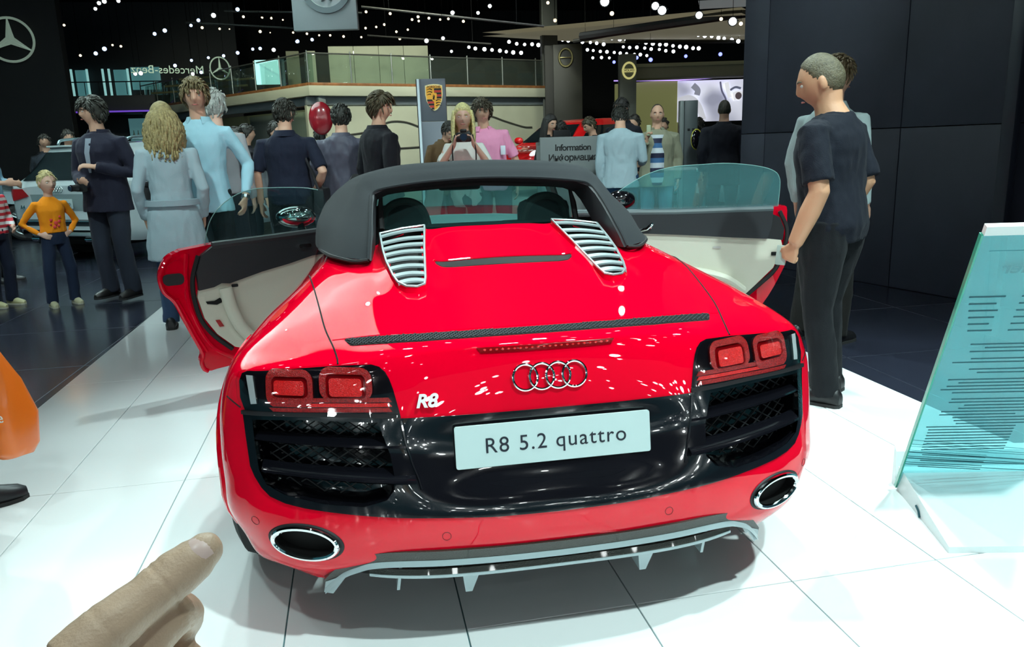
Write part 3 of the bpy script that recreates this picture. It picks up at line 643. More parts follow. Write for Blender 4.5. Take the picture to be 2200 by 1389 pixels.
# wheels: tyre, rim, spokes
def wheel(parent, c, r=.335, w=.28, m_t=None, spokes=5, rim=None):
    g = empty('wheel', c, parent=parent)
    mb = MB(); mb.lathe([(r * .68, -w / 2 + .01), (r * .86, -w / 2), (r * .97, -w / 2 + .02), (r, -w / 2 + .05), (r, w / 2 - .05), (r * .97, w / 2 - .02), (r * .86, w / 2), (r * .68, w / 2 - .01)], 40, axis='X', caps=False); mb.build('tyre', m_t or M_TYRE, g)
    mb = MB()
    for k in range(3):                                               # tread grooves
        x = -w * .25 + k * w * .25; mb.tube([(x, (r + .0005) * math.cos(a), (r + .0005) * math.sin(a)) for a in [2 * math.pi * j / 40 for j in range(41)]], .004, 4, caps=False)
    for k in range(36):
        a = 2 * math.pi * k / 36; mb.tube([(x, (r - .001) * math.cos(a + x), (r - .001) * math.sin(a + x)) for x in (-w * .33, -w * .29, -w * .25)], .003, 4); mb.tube([(x, (r - .001) * math.cos(a + x), (r - .001) * math.sin(a + x)) for x in (w * .25, w * .29, w * .33)], .003, 4)
    mb.build('tread', M_VOID, g)
    mb = MB(); mb.lathe([(r * .70, -w / 2 + .02), (r * .66, -w / 2 + .03), (r * .60, 0), (r * .66, w / 2 - .03), (r * .70, w / 2 - .02)], 32, axis='X', caps=False)
    for sx in (-1, 1):
        for k in range(spokes * 2):
            a = 2 * math.pi * (k // 2) / spokes + (.12 if k % 2 else -.12); mb.tube([(sx * (w / 2 - .05), r * .1 * math.cos(a), r * .1 * math.sin(a)), (sx * (w / 2 - .04), r * .66 * math.cos(a), r * .66 * math.sin(a))], .014, 6)
        mb.lathe([(r * .16, -.01), (r * .16, .01)], 16, (sx * (w / 2 - .05), 0, 0), 'X')
    mb.build('rim', rim or M_SILVER, g); return g
for s in (1, -1):
    wheel(car, (s * .775, AY, .335)); wheel(car, (s * .765, 3.35, .325), .325, .24)
    lip = []
    for k in range(31):
        a = R(-10 + 200 * k / 30); y_, z_ = AY + (AR + .012) * math.cos(a), AZ + (AR + .012) * math.sin(a); h = BVH.ray_cast(Vector((s * 2, y_, z_)), Vector((-s, 0, 0)))
        if h[0] is not None and abs(h[0].x) > .7: lip.append(h[0])
    mb = MB(); mb.tube(lip, .013, 6); mb.build('arch_lip', M_RED, car)
    mb = MB(); mb.grid([[(s * x, AY + (AR + .01) * math.cos(a), AZ + (AR + .01) * math.sin(a)) for a in [R(-20) + R(220) * k / 24 for k in range(25)]] for x in (.55, .83)]); mb.build('wheel_housing', M_VOID, car)
# front end: sills, nose and bonnet, lofted stations
def station(y, w, zt, zs, zb, zc): return [(-w * .97, y, zb), (-w, y, (zb + zs) / 2), (-w * .985, y, zs), (-w * .90, y, zt), (-w * .6, y, zc), (0, y, zc + .01), (w * .6, y, zc), (w * .90, y, zt), (w * .985, y, zs), (w, y, (zb + zs) / 2), (w * .97, y, zb)]
sts = [station(2.78, .80, .80, .66, .16, .84), station(3.0, .83, .81, .64, .16, .83), station(3.35, .86, .80, .62, .18, .77), station(3.7, .86, .74, .56, .17, .70), station(4.0, .80, .66, .48, .16, .62), station(4.2, .64, .54, .40, .18, .54), station(4.28, .45, .44, .36, .22, .45)]
S = bispline(sts, 4, 4); mb = MB(); kf = []; m_ = len(S[0]); vv = [p for r in S for p in r]
for i in range(len(S) - 1):
    for j in range(m_ - 1):
        f = (i * m_ + j, i * m_ + j + 1, (i + 1) * m_ + j + 1, (i + 1) * m_ + j); c = sum((vv[k] for k in f), Vector()) / 4
        if abs(c.x) > .55 and (c.y - 3.35) ** 2 + (c.z - .325) ** 2 < .36 ** 2: continue
        kf.append(f)
mb.add(vv, kf); mb.build('nose', M_RED, car, smooth='all')
for s in (1, -1):
    mb = MB(); mb.grid([[(s * .60, 1.2, .34), (s * .60, 2.85, .34)], [(s * .84, 1.15, .36), (s * .82, 2.85, .36)], [(s * .87, 1.15, .25), (s * .84, 2.85, .24)], [(s * .80, 1.15, .14), (s * .78, 2.85, .14)]]); mb.build('door_sill', M_RED, car, smooth=40)
    mb = MB(); mb.ball((s * .62, 4.05, .55), (.12, .10, .06), 14, 8); mb.build('headlamp', mat('headlamp_clear', (.7, .75, .8), .05, .4, 1), car)
# ------------------------------------------------------------------ people
def gs(x, w): return math.exp(-(x / w) ** 2)
def head_surf(u, v, grow=0.0):
    """u 0..1 around (0 = nose), v 0..1 crown to chin; head about 0.235 high, y forward"""
    a = 2 * math.pi * u; t = math.pi * v
    x, y, z = math.sin(t) * math.sin(a), math.sin(t) * math.cos(a), math.cos(t)
    ax, ay, az = .074, .096, .118
    lo = max(0, -z); k = 1 - .30 * lo ** 1.4
    X = ax * x * k * (1 + .06 * max(0, z)); Y = ay * y * (1 - .22 * lo if y > 0 else 1 - .42 * lo ** 1.2) - .004; Z = az * z
    if y > 0:
        fr = y ** 2
        Y += fr * (.022 * gs(X, .013) * gs(Z + .026, .018) + .010 * gs(X, .010) * gs(Z + .002, .022))    # nose
        Y += fr * (.005 * gs(Z - .026, .010) * gs(X, .05)) - fr * .012 * (gs(X - .031, .017) + gs(X + .031, .017)) * gs(Z - .006, .013)  # brow, sockets
        Y += fr * (.007 * gs(X, .024) * gs(Z + .062, .011)) - fr * .004 * gs(Z + .080, .008) * gs(X, .03) + fr * .014 * gs(X, .026) * gs(Z + .100, .018)
        Y += fr * .004 * (gs(X - .042, .02) + gs(X + .042, .02)) * gs(Z + .025, .02)
    p = Vector((X, Y, Z))
    if grow: p = p + p.normalized() * grow
    return p
def head_mb(mb, T, nu=36, nv=26):
    P = [[T @ head_surf(i / nu, (j + .02) / (nv + .04)) for i in range(nu)] for j in range(nv + 1)]
    mb.rings(P)
    for s in (-1, 1):
        mb.ball(T @ Vector((s * .074, -.008, -.006)), (.009, .019, .032), 10, 8, rot=T.to_3x3() @ Matrix.Rotation(R(-s * 18), 3, 'Z'))
def hand_mb(mb, W, d, n, side, curl=.5, spread=.12, s=1.0, thumb=.6):
    """W wrist, d direction of the fingers, n palm normal, side +1 thumb to the +cross side"""
    d = d.normalized(); n = (n - d * n.dot(d)).normalized(); c = d.cross(n) * side
    sec = [(0, .024, .017), (.02, .030, .017), (.055, .041, .015), (.088, .042, .013), (.098, .034, .010)]
    rg = []
    for a, w, h in sec:
        p = W + d * a * s; rg.append([p + c * (w * s * math.cos(q)) + n * (h * s * math.sin(q)) for q in [2 * math.pi * k / 10 for k in range(10)]])
    mb.rings(rg)
    for k, (off, L) in enumerate(((.029, .074), (.010, .082), (-.010, .077), (-.029, .062))):
        p = W + d * .088 * s + c * off * s; dd = (d + c * (off * spread * 12)).normalized(); pts = [p - dd * .012 * s, p]; ang = 0
        for j, fr in enumerate((.45, .32, .23)):
            ang += curl * (1.0, 1.2, .8)[j]
            q = dd * math.cos(ang) + n * math.sin(ang); pts.append(pts[-1] + q * L * fr * s)
        mb.tube(pts, [.0095 * s, .0095 * s, .0088 * s, .008 * s, .0062 * s], 8)
    b = W + d * .028 * s + c * .024 * s; q = (d * .75 + c * .75 + n * thumb * .5).normalized(); q2 = (d * 1.0 + c * .25 + n * thumb).normalized()
    mb.tube([b - q * .012 * s, b, b + q * .034 * s, b + q * .034 * s + q2 * .028 * s, b + q * .034 * s + q2 * .050 * s], [.014 * s, .014 * s, .0115 * s, .0098 * s, .007 * s], 8)
def wrinkle(me, amp, sc, seed, zs=1.0):
    n = len(me.vertices); co = np.empty(n * 3, 'f'); me.vertices.foreach_get('co', co); co = co.reshape(n, 3)
    no = np.empty(n * 3, 'f'); me.vertex_normals.foreach_get('vector', no); no = no.reshape(n, 3)
    q = co * np.array((sc, sc, sc * zs)) + np.array((seed * 3.1, seed * 1.7, seed * 5.3))
    h = np.array([noise.noise(p) + .5 * noise.noise(p * 2.1) for p in (Vector(r) for r in q.tolist())], 'f')
    me.vertices.foreach_set('co', (co + no * (amp * h)[:, None]).astype('f').ravel()); me.update()
SKIN = dict(fair=(.62, .36, .25), tan=(.55, .29, .17), pale=(.68, .42, .32), mid=(.50, .27, .18))
def cloth(col, rough=.8, tagn=''): return mat('cloth_%02x%02x%02x%s' % (*[int(255 * min(1, c) ** .45) for c in col], tagn), col, rough, bump=.25, bscale=220, sheen=.03, spec=.22)
PSEED = [0]

def person(label, x, y, fa, H=1.75, skin='fair', hair='short', hcol=(.06, .045, .03), top=None, topkind='shirt', tcol=(.1, .1, .1), sleeve=1.0, hem=.90, under=None,
           bcol=(.02, .022, .03), scol=(.01, .01, .01), arms=None, head=(0, 0), lean=0, stance=.10, stride=0, w=1.0, vox=.011, z0=0, group=None, female=False, kid=False, hands=None, rough=.8, fold=1.0, feet=True, tilt=0, tmat=None, hsz=1.0):
    PSEED[0] += 1; sd = PSEED[0]
    root = empty('person', (x, y, z0), 0, label, 'person', group)
    to = (CAMP - Vector((x, y, 0))); ang = math.atan2(to.y, to.x) + R(fa); root.rotation_euler = (0, 0, ang - math.pi / 2)
    s = H / 1.75; hs = hsz if not kid else 1.32
    lr = Matrix.Rotation(R(tilt), 4, 'Y') @ Matrix.Rotation(R(-lean), 4, 'X'); piv = Vector((0, 0, .95))
    def bend(p): p = Vector(p); return piv + lr.to_3x3() @ (p - piv) if p.z > .95 else p
    sw = w * (.92 if female else 1); shx = .185 * sw
    arms = arms or {}
    A = {}
    for sg, key in ((1, 'R'), (-1, 'L')):
        sh = bend((sg * shx, -.005, 1.375)); dflt = ((sg * (shx + .055), -.045, 1.12), (sg * (shx + .05), .03, .875))
        e, wr = arms.get(key, dflt); A[sg] = (sh, Vector(e), Vector(wr))
    hips = {sg: Vector((sg * .088 * w, 0, .92)) for sg in (1, -1)}
    st = {1: stride / 2, -1: -stride / 2}
    knees = {sg: Vector((sg * (stance * .9 + .02), .025 + st[sg] * .55, .50)) for sg in (1, -1)}
    ank = {sg: Vector((sg * (stance + .02), -.02 + st[sg], .085)) for sg in (1, -1)}
    TOR = [(.84, .145, .105, 0), (.92, .168, .118, -.005), (1.0, .160, .112, 0), (1.08, .150, .106, .005), (1.18, .156, .110, .008), (1.29, .170, .117, .008), (1.36, .165, .106, 0), (1.41, .128, .088, -.008), (1.455, .075, .066, -.012)]
    if female: TOR = [(a, b * (1.0 if a < 1 else .86), c, d) for a, b, c, d in TOR]
    def torso(mb, g, z0_=None, flare=0, n=20):
        rg = []
        rows = TOR
        if z0_ is not None and z0_ < TOR[0][0]:
            rows = [(z0_, .165 + flare, .125 + flare, 0), ((z0_ + .9) / 2, .168 + flare * .6, .124 + flare * .6, 0)] + [r for r in TOR if r[0] > .9]
        elif z0_ is not None: rows = [r for r in TOR if r[0] >= z0_ - .02]
        for z, rx, ry, oy in rows:
            c = bend((0, oy, z)) if z > .95 else Vector((0, oy, z)); M3 = lr.to_3x3() if z > .95 else Matrix.Identity(3)
            rg.append([c + M3 @ Vector(((rx * w + g) * math.cos(q) * (abs(math.cos(q)) ** -.12 if abs(math.cos(q)) > .01 else 1), (ry * (w * .5 + .5) + g) * math.sin(q), 0)) for q in [2 * math.pi * k / n for k in range(n)]])
        mb.rings(rg)
    # body: one skin surface, head to feet
    mb = MB(); torso(mb, -.012)
    HT = Matrix.Translation(bend((0, .0, 1.49))) @ Matrix.Rotation(R(head[0]), 4, 'Z') @ Matrix.Rotation(R(tilt * .5), 4, 'Y') @ Matrix.Rotation(R(-head[1] - lean * .25), 4, 'X') @ Matrix.Translation((0, .025, .140)) @ Matrix.Scale(hs, 4)
    if kid: HT = HT @ Matrix.Translation((0, 0, .02))
    nb = bend((0, -.012, 1.42)); mb.tube([nb, (nb + HT.translation) / 2 + Vector((0, -.004, -.01)), HT @ Vector((0, -.022, -.05))], [.066 * w, .056 * (w * .6 + .4), .055 * (w * .6 + .4)], 14)
    head_mb(mb, HT)
    for sg in (1, -1):
        sh, e, wr = A[sg]; mb.tube([sh + Vector((-sg * .04, 0, -.01)), sh, (sh + e) / 2, e, (e * .6 + wr * .4), wr], [.046 * w, .045 * w, .040 * w, .036 * w, .037 * w, .027 * w], 12)
        hd = (hands or {}).get('R' if sg > 0 else 'L', {})
        dv = Vector(hd['d']) if 'd' in hd else (wr - e); pn = Vector(hd['n']) if 'n' in hd else Vector((-sg, 0, .05))
        hand_mb(mb, wr, dv, pn, sg, hd.get('curl', .35), thumb=hd.get('thumb', .5))
        mb.tube([hips[sg], (hips[sg] + knees[sg]) / 2, knees[sg], knees[sg] * .65 + ank[sg] * .35 + Vector((0, -.015, 0)), ank[sg]], [.08 * w, .068 * w, .05, .05, .036], 12)
        mb.tube([ank[sg] + Vector((0, -.03, -.03)), ank[sg] + Vector((0, .05, -.04)), ank[sg] + Vector((0, .15, -.055))], [.034, .034, .022], 10)
    S3 = Matrix.Scale(s, 4)
    def fin(name, me, m_, sub=None):
        me.transform(S3); o = mobj(name, me, m_, root); me.polygons.foreach_set('use_smooth', [True] * len(me.polygons)); return o
    sk = mat('skin_' + skin, SKIN[skin], .5, bump=.08, bscale=120)
    fin('body', remesh(mb, vox, 2, 'body'), sk)
    # face
    if vox < .016:
        e1 = MB()
        for sg in (1, -1):
            e1.cur = 0; e1.ball(HT @ Vector((sg * .031, .073, .005)), (.0115, .0085, .0075), 10, 6, rot=HT.to_3x3()); e1.cur = 1; e1.ball(HT @ Vector((sg * .031, .0795, .005)), (.0052, .003, .0055), 8, 5, rot=HT.to_3x3())
        fin('eyes', e1.mesh('eyes'), [mat('eye_white', (.55, .52, .48), .3), mat('iris', (.02, .015, .012), .2)])
        e2 = MB()
        for sg in (1, -1): e2.tube([HT @ Vector((sg * .016, .0905, .022)), HT @ Vector((sg * .032, .0865, .0265)), HT @ Vector((sg * .049, .073, .021))], [.003, .0042, .002], 6)
        fin('eyebrows', e2.mesh('eyebrows'), mat('brow_%02x' % int(hcol[0] * 400), tuple(c * .7 for c in hcol), .8))
        e3 = MB(); e3.tube([HT @ Vector((-.023, .078, -.062)), HT @ Vector((-.010, .0885, -.0595)), HT @ Vector((.010, .0885, -.0595)), HT @ Vector((.023, .078, -.062))], [.002, .0052, .0052, .002], 6)
        fin('lips', e3.mesh('lips'), mat('lips', (.42, .14, .12), .4))
    # clothes
    tm = tmat or cloth(tcol, rough); mb = MB(); g = .016 if topkind in ('shirt', 'tee') else .030
    if topkind == 'coat': torso(mb, .024, .56, .05)
    elif hem < .86: torso(mb, g, hem, .015)
    else: torso(mb, g, hem)
    nk = bend((0, -.012, 1.46)); mb.tube([bend((0, -.012, 1.40)), nk + Vector((0, 0, .012))], [.085 * w, .070 * (w * .6 + .4)], 14)
    for sg in (1, -1):
        sh, e, wr = A[sg]; L1 = (e - sh).length; L2 = (wr - e).length; tot = (L1 + L2) * sleeve; r = .052 if topkind in ('tee', 'shirt') else .062
        pts = [sh + Vector((-sg * .05, 0, -.01)), sh]
        if tot <= L1: pts += [sh.lerp(e, tot / L1 * .5), sh.lerp(e, tot / L1)]; rr = [r + .006, r + .004, r + .002, r + .004]
        else: f = min(1, (tot - L1) / L2); pts += [sh.lerp(e, .5), e, e.lerp(wr, f * .5), e.lerp(wr, f)]; rr = [r + .006, r + .003, r - .002, r - .006, r - .011, r - .018]
        mb.tube(pts, [q * w * (.88 if female else 1) for q in rr], 14)
    me = remesh(mb, vox, 5, topkind); wrinkle(me, .0072 * fold, 9, sd, .7); wrinkle(me, .0035 * fold, 26, sd + 5, .45)
    fin({'coat': 'coat', 'jacket': 'jacket', 'tee': 'shirt', 'shirt': 'shirt'}[topkind], me, tm)
    if topkind in ('jacket', 'coat') or under == 'collar':
        mb = MB(); c = nk + Vector((0, .0, -.008)); rg = []
        for k in range(21):
            q = R(-60 + 300 * k / 20) if True else 0; dd = Vector((math.cos(q), math.sin(q) * -1, 0)); rr = .074 * (w * .6 + .4)
            rg.append([c + dd * rr + Vector((0, 0, -.012)), c + dd * (rr - .006) + Vector((0, .0, .030)), c + dd * (rr + .004) + Vector((0, 0, .034)), c + dd * (rr + .030) + Vector((0, 0, -.018))])
        mb.rings(rg); me = mb.mesh('collar'); fin('collar', me, tm)
    mb = MB(); rg = []
    for z, rx, ry, oy in TOR[:3]: rg.append([Vector(((rx * w + .008) * math.cos(q), oy + (ry + .008) * math.sin(q), z)) for q in [2 * math.pi * k / 20 for k in range(20)]])
    mb.rings(rg)
    for sg in (1, -1):
        fl = .072 if not female else .062
        mb.tube([hips[sg] + Vector((0, 0, .03)), hips[sg] * .7 + knees[sg] * .3, knees[sg], knees[sg] * .5 + ank[sg] * .5, ank[sg] + Vector((0, -.005, -.035))], [.095 * w, .09 * w, fl * .95 + .008, fl, fl], 14)
    me = remesh(mb, vox, 4, 'trousers'); wrinkle(me, .006 * fold, 8, sd + 9, .8); wrinkle(me, .003, 24, sd + 3, .5); fin('trousers', me, cloth(bcol, .85))
    if feet:
        for sg in (1, -1):
            a = ank[sg]; mb = MB(); sec = [(-.085, .025, .030), (-.07, .038, .040), (-.02, .042, .048), (.05, .045, .038), (.11, .048, .028), (.16, .040, .022), (.185, .018, .014)]
            rg = []
            for yy, rx, hh in sec:
                rg.append([Vector((a.x + sg * .012 * max(0, yy) / .15 + rx * math.cos(q), a.y + yy, max(.003, hh + .004 + (hh + .012) * math.sin(q)))) for q in [2 * math.pi * k / 14 for k in range(14)]])
            mb.rings(rg); so = fin('shoe', mb.mesh('shoe'), mat('leather_%02x%02x' % (int(scol[0] * 255), int(scol[2] * 255)), scol, .4))
            mb = MB(); rg = [[Vector((q.x, q.y, .002)) for q in r] for r in ()]
            out = [(-.088, .02), (-.07, .04), (-.02, .044), (.05, .047), (.11, .05), (.16, .042), (.188, .016)]
            poly = [(a.x + sg * .012 * max(0, yy) / .15 + rx, a.y + yy) for yy, rx in out] + [(a.x + sg * .012 * max(0, yy) / .15 - rx, a.y + yy) for yy, rx in out[::-1]]
            mb.prism(poly, .0, .016, 'Z'); fin('sole', mb.mesh('sole', 30), mat('sole', (.02, .02, .02), .7) if scol[0] < .3 else mat('sole_pale', (.4, .38, .3), .7))
    # hair
    hm = mat('hair_%02x%02x%02x' % tuple(int(255 * c ** .45) for c in hcol), hcol, .55, var=.35, vscale=60, bump=.5, bscale=140)
    def cap(thick, front, back, side=0, rgh=.006):
        """closed shell that stands off the head where hair grows and dips inside elsewhere"""
        mb = MB(); nu, nv = 40, 30; P = []
        for j in range(nv + 1):
            row = []
            for i in range(nu):
                p = head_surf(i / nu, (j + .02) / (nv + .04)); f = p.y / .096
                line = back + (front - back) * max(0, min(1, (f + .55) / 1.25)) ** 1.4 + side * gs(f, .3)
                k = max(0, min(1, (p.z - line) / .016 + .5)); k = k * k * (3 - 2 * k)
                nn = noise.noise(p * 38 + Vector((sd * 7, 0, 0))) * rgh
                q = Vector((p.x, p.y, p.z)); row.append(HT @ (q + q.normalized() * ((thick * (.75 + .4 * max(0, p.z / .118)) + nn) * k - .012 * (1 - k))))
            P.append(row)
        mb.rings(P); return mb
    def tufts(mb, thick, front, back, n, L, rad):
        rnd = random.Random(sd)
        for k in range(n):
            u, v = rnd.random(), .04 + .80 * rnd.random(); p = head_surf(u, v); f = p.y / .096
            line = back + (front - back) * max(0, min(1, (f + .55) / 1.25)) ** 1.4
            if p.z < line - .004 + .010 * (rnd.random() - .5): continue
            nn = p.normalized(); fl = Vector((nn.x * .3 + .12 * (rnd.random() - .5), nn.y * .3 + (.30 if f > .3 else -.35), -.9 if p.z < .085 else -.10)); fl = (fl - nn * fl.dot(nn)); fl = fl.normalized() if fl.length > 1e-4 else Vector((0, 1, 0))
            b = p + nn * thick * .60; mb.tube([HT @ b, HT @ (b + fl * L * .5 + nn * thick * .42), HT @ (b + fl * L + nn * thick * (.05 + .25 * rnd.random()))], [rad, rad * 1.1, rad * .3], 5)
        return mb
    if hair in ('short', 'mid', 'thick'):
        th, fr = {'short': (.013, .055), 'mid': (.020, .045), 'thick': (.026, .040)}[hair]
        fin('hair', tufts(cap(th * .7, fr, -.075, .012), th, fr, -.075, 420 if vox < .0125 else 120, .030 + th, .0062).mesh('hair', 'all'), hm)
    elif hair == 'crew': fin('hair', cap(.004, .082, -.060, .0, .0012).mesh('hair', 'all'), hm)
    elif hair == 'bald': fin('hair', cap(.004, .2, -.06, -.02, .001).mesh('hair', 'all'), hm)
    elif hair == 'updo':
        mb = tufts(cap(.006, .072, -.06, 0, .002), .009, .076, -.06, 240, .035, .004); mb.ball(HT @ Vector((0, -.085, .085)), (.032, .03, .03), 12, 8); fin('hair', mb.mesh('hair', 'all'), hm)
    elif hair in ('wavy', 'straight'):
        mb = cap(.022 if hair == 'wavy' else .014, .060, -.09, -.02, .004 if hair == 'wavy' else .001)
        rnd = random.Random(5); n = 120 if hair == 'wavy' else 70
        for k in range(n):
            q = R(95 + 350 * 0 + 250 * (k + rnd.random() * .6) / n - 35 + 20) if hair == 'wavy' else R(62 + 236 * (k + rnd.random() * .5) / n)
            a0 = q; dx, dy = math.sin(a0), math.cos(a0); pts = []; Lh = (.30 if hair == 'wavy' else .36) * (.8 + .3 * rnd.random()); ph = rnd.random() * 6.28
            for j in range(11):
                t = j / 10; zz = .06 - (.06 + Lh) * t; rr = .088 + (.034 if hair == 'wavy' else .018) * math.sin(math.pi * min(1, t * 1.15)) + (.045 * t if hair == 'wavy' else .0)
                wv = (.022 * t ** .5 * math.sin(ph + t * 15) if hair == 'wavy' else .003 * math.sin(ph + t * 3))
                if t > .55: rr += .0
                pts.append(HT @ Vector((dx * (rr * .93 + wv), dy * (rr + wv) - .012 + (.02 * t if hair == 'straight' and dy > 0 else 0), zz + wv * .6)))
            rd = .0095 if hair == 'wavy' else .0105
            mb.tube(pts, [rd * (.6 + .6 * math.sin(math.pi * (.15 + .8 * j / 10))) for j in range(11)], 6)
        fin('hair', mb.mesh('hair', 'all'), hm)
    root['_h'] = 0
    del root['_h']
    return root, HT, A, s
def on_person(root, p, s):
    """world position of a point given in the person's own frame"""
    v = Vector(p) * s; v.rotate(Matrix.Rotation(root.rotation_euler.z, 3, 'Z')); return Vector(root.location) + v
def place(o, root, s, keep=True):
    o.location = root.location; o.rotation_euler = root.rotation_euler; o.scale = (s, s, s); return o
# ------------------------------------------------------------------ hall: shell, stands, signs
def bx(name, c, d, m_, parent=None, rz=0, r=.01): return MB().bb(c, d, r, rz).build(name, m_, parent, smooth=30)
M_CEIL = mat('ceiling_black', (.006, .006, .007), .9)
M_WBLK = mat('stand_black', (.004, .004, .005), .7)
o = MB().box((4, 12, 7.2), (60, 60, .1)).build('ceiling', M_CEIL); tag(o, kind='structure')
o = MB().box((2, 34, 3.5), (70, .2, 8)).build('wall_back', mat('hall_back', (.012, .012, .014), .8)); tag(o, kind='structure')
# dark panelled wall on the right
M_PAN = mat('charcoal_panel', (.015, .017, .028), .6, var=.12, spec=.3, vscale=3)
D = Vector((-.2443, .9697, 0)); P0 = Vector((3.5876, 6.3568, 0)); rzw = math.atan2(-D.y, -D.x)
wr_ = empty('wall_right'); wr_['kind'] = 'structure'
cut = [0, .372, 2.04, 3.71, 5.38]; lev = [-.03, 1.365, 2.76, 4.16, 5.6]
for i in range(4):
    for j in range(4):
        a, b = cut[i], cut[i + 1]; c = P0 - D * ((a + b) / 2) + Vector((D.y * .05, -D.x * .05, 0)); z0_, z1_ = lev[j], lev[j + 1]
        MB().bb((c.x, c.y, (z0_ + z1_) / 2), (b - a - .008, .08, z1_ - z0_ - .008), .003, rzw).build('wall_panel', M_PAN, wr_, smooth=30)
c = P0 - D * 2.7 + Vector((D.y * .12, -D.x * .12, 0)); MB().box((c.x, c.y, 2.78), (5.4, .06, 5.6), rzw).build('wall_core', M_WBLK, wr_)
c = P0 - D * 3.06 - Vector((D.y * .06, -D.x * .06, 0)) * 1.2; p_ = bx('corner_post', (c.x, c.y, 2.2), (.10, .08, 4.5), mat('post_blue_black', (.008, .010, .018), .4), None, rzw); tag(p_, 'slim blue black post against the dark wall at the right edge', 'post')
# black stand wall with the star emblem
sw_ = empty('wall_left'); sw_['kind'] = 'structure'; MB().box((-12.3, 18.6, 2.8), (10.1, .3, 5.8), R(0)).build('stand_wall', M_WBLK, sw_)
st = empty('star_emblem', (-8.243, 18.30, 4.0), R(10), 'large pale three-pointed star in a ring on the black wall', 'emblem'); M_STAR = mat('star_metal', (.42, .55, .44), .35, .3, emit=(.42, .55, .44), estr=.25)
MB().tube([(.47 * math.cos(a), 0, .47 * math.sin(a)) for a in [2 * math.pi * k / 48 for k in range(49)]], .028, 8, caps=False).build('ring', M_STAR, st)
for k in range(3):
    a = R(90 + 120 * k); u = Vector((math.cos(a), 0, math.sin(a))); n_ = Vector((-u.z, 0, u.x)); c = Vector((0, -.05, 0)); b = u * .46
    MB().add([c, n_ * .085 + u * .05, b + n_ * .012, b - n_ * .012, -n_ * .085 + u * .05], [(0, 1, 2), (0, 2, 3), (0, 3, 4)]).add([Vector((0, .02, 0)), n_ * .085 + u * .05 + Vector((0, .02, 0)), -n_ * .085 + u * .05 + Vector((0, .02, 0)), b], [(0, 1, 3), (0, 3, 2)]).build('star_point', M_STAR, st, smooth=False)
# dim two-storey gallery at the far left
gal = empty('gallery_stand', (0, 0, 0), 0, 'dim two-storey stand with lit windows behind the wagon', 'building'); M_GD = mat('gallery_dark', (.02, .024, .03), .6); M_GL = mat('gallery_light', (.35, .75, .72), .4, emit=(.40, .82, .80), estr=.55)
bx('back_wall', (-9.3, 28.2, 3), (9, .2, 7), M_GD, gal); bx('floor_band', (-9.3, 27.0, 3.05), (6.5, 1.6, .55), mat('gallery_band', (.05, .055, .065), .6), gal)
bx('purple_light', (-8.6, 26.15, 2.82), (3.4, .03, .05), mat('purple_glow', (.2, .1, .6), .5, emit=(.25, .10, .9), estr=.5), gal)
for x in (-10.25, -9.75, -9.25, -9.05, -8.45): bx('window_light', (x, 27.9, 3.85), (.07, .05, .95), M_GL, gal)
for x, w_ in ((-9.98, .35), (-8.72, .42), (-7.9, .95)): bx('window_pane', (x, 28.0, 3.85 if w_ < .9 else 4.0), (w_, .04, .9 if w_ < .9 else .75), mat('gallery_pane', (.10, .26, .27), .3, emit=(.12, .36, .38), estr=.35 ), gal)
for k in range(9): MB().tube([(-10.6 + k * .42, 26.2, 3.35), (-10.6 + k * .42, 26.2, 3.75)], .012, 6).build('rail_post', M_GD, gal)
MB().tube([(-10.8, 26.2, 3.75), (-7.0, 26.2, 3.75)], .02, 6).build('hand_rail', M_GD, gal)
bx('bar_window', (-7.9, 27.6, 2.2), (1.3, .05, .9), mat('bar_glow', (.10, .22, .24), .4, emit=(.10, .26, .28), estr=.4), gal)
for k in range(8): MB().lathe([(.035, 0), (.035, .16), (.014, .22), (.014, .30)], 8, (-8.4 + k * .14, 27.5, 1.95)).build('bottle', mat('bottle_glass', (.2, .3, .28), .2), gal)
# cream mezzanine building
mz = empty('mezzanine_stand', (0, 0, 0), 0, 'cream two-storey exhibition building with glass balustrade and wooden deck edge', 'building')
MA, MBp, MC = Vector((-1.778, 18.187, 0)), Vector((5.356, 20.848, 0)), Vector((-7.855, 26.787, 0))
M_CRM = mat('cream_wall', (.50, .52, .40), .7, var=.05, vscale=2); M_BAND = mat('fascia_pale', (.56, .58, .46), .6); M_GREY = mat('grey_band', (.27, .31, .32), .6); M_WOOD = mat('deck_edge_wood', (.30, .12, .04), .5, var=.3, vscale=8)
def run(name, A, B, z0_, z1_, t, m_, off=0, parent=mz, r=.01):
    d = (B - A); L = d.length; d.normalize(); n_ = Vector((d.y, -d.x, 0)); n_ = n_ if n_.y < 0 else -n_; c = (A + B) / 2 - n_ * (off + t / 2)
    return MB().bb((c.x, c.y, (z0_ + z1_) / 2), (L, t, z1_ - z0_), min(r, (z1_ - z0_) * .3), math.atan2(d.y, d.x)).build(name, m_, parent, smooth=30)
for A_, B_ in ((MA, MBp), (MC, MA)):
    run('fascia', A_, B_, 2.66, 2.90, .3, M_BAND); run('deck_edge', A_, B_, 2.90, 2.97, .28, M_WOOD, .02); run('grey_frieze', A_, B_, 2.46, 2.66, .2, M_GREY, .25)
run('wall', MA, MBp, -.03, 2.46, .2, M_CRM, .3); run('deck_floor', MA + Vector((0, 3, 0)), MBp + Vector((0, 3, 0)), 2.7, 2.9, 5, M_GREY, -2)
d_ = (MBp - MA).normalized(); n_ = Vector((d_.y, -d_.x, 0))
def onw(t, z, o=.0): p = MA + d_ * t - n_ * (.3 - o); return Vector((p.x, p.y, z))
M_RAIL = mat('wall_rail', (.06, .06, .05), .5)
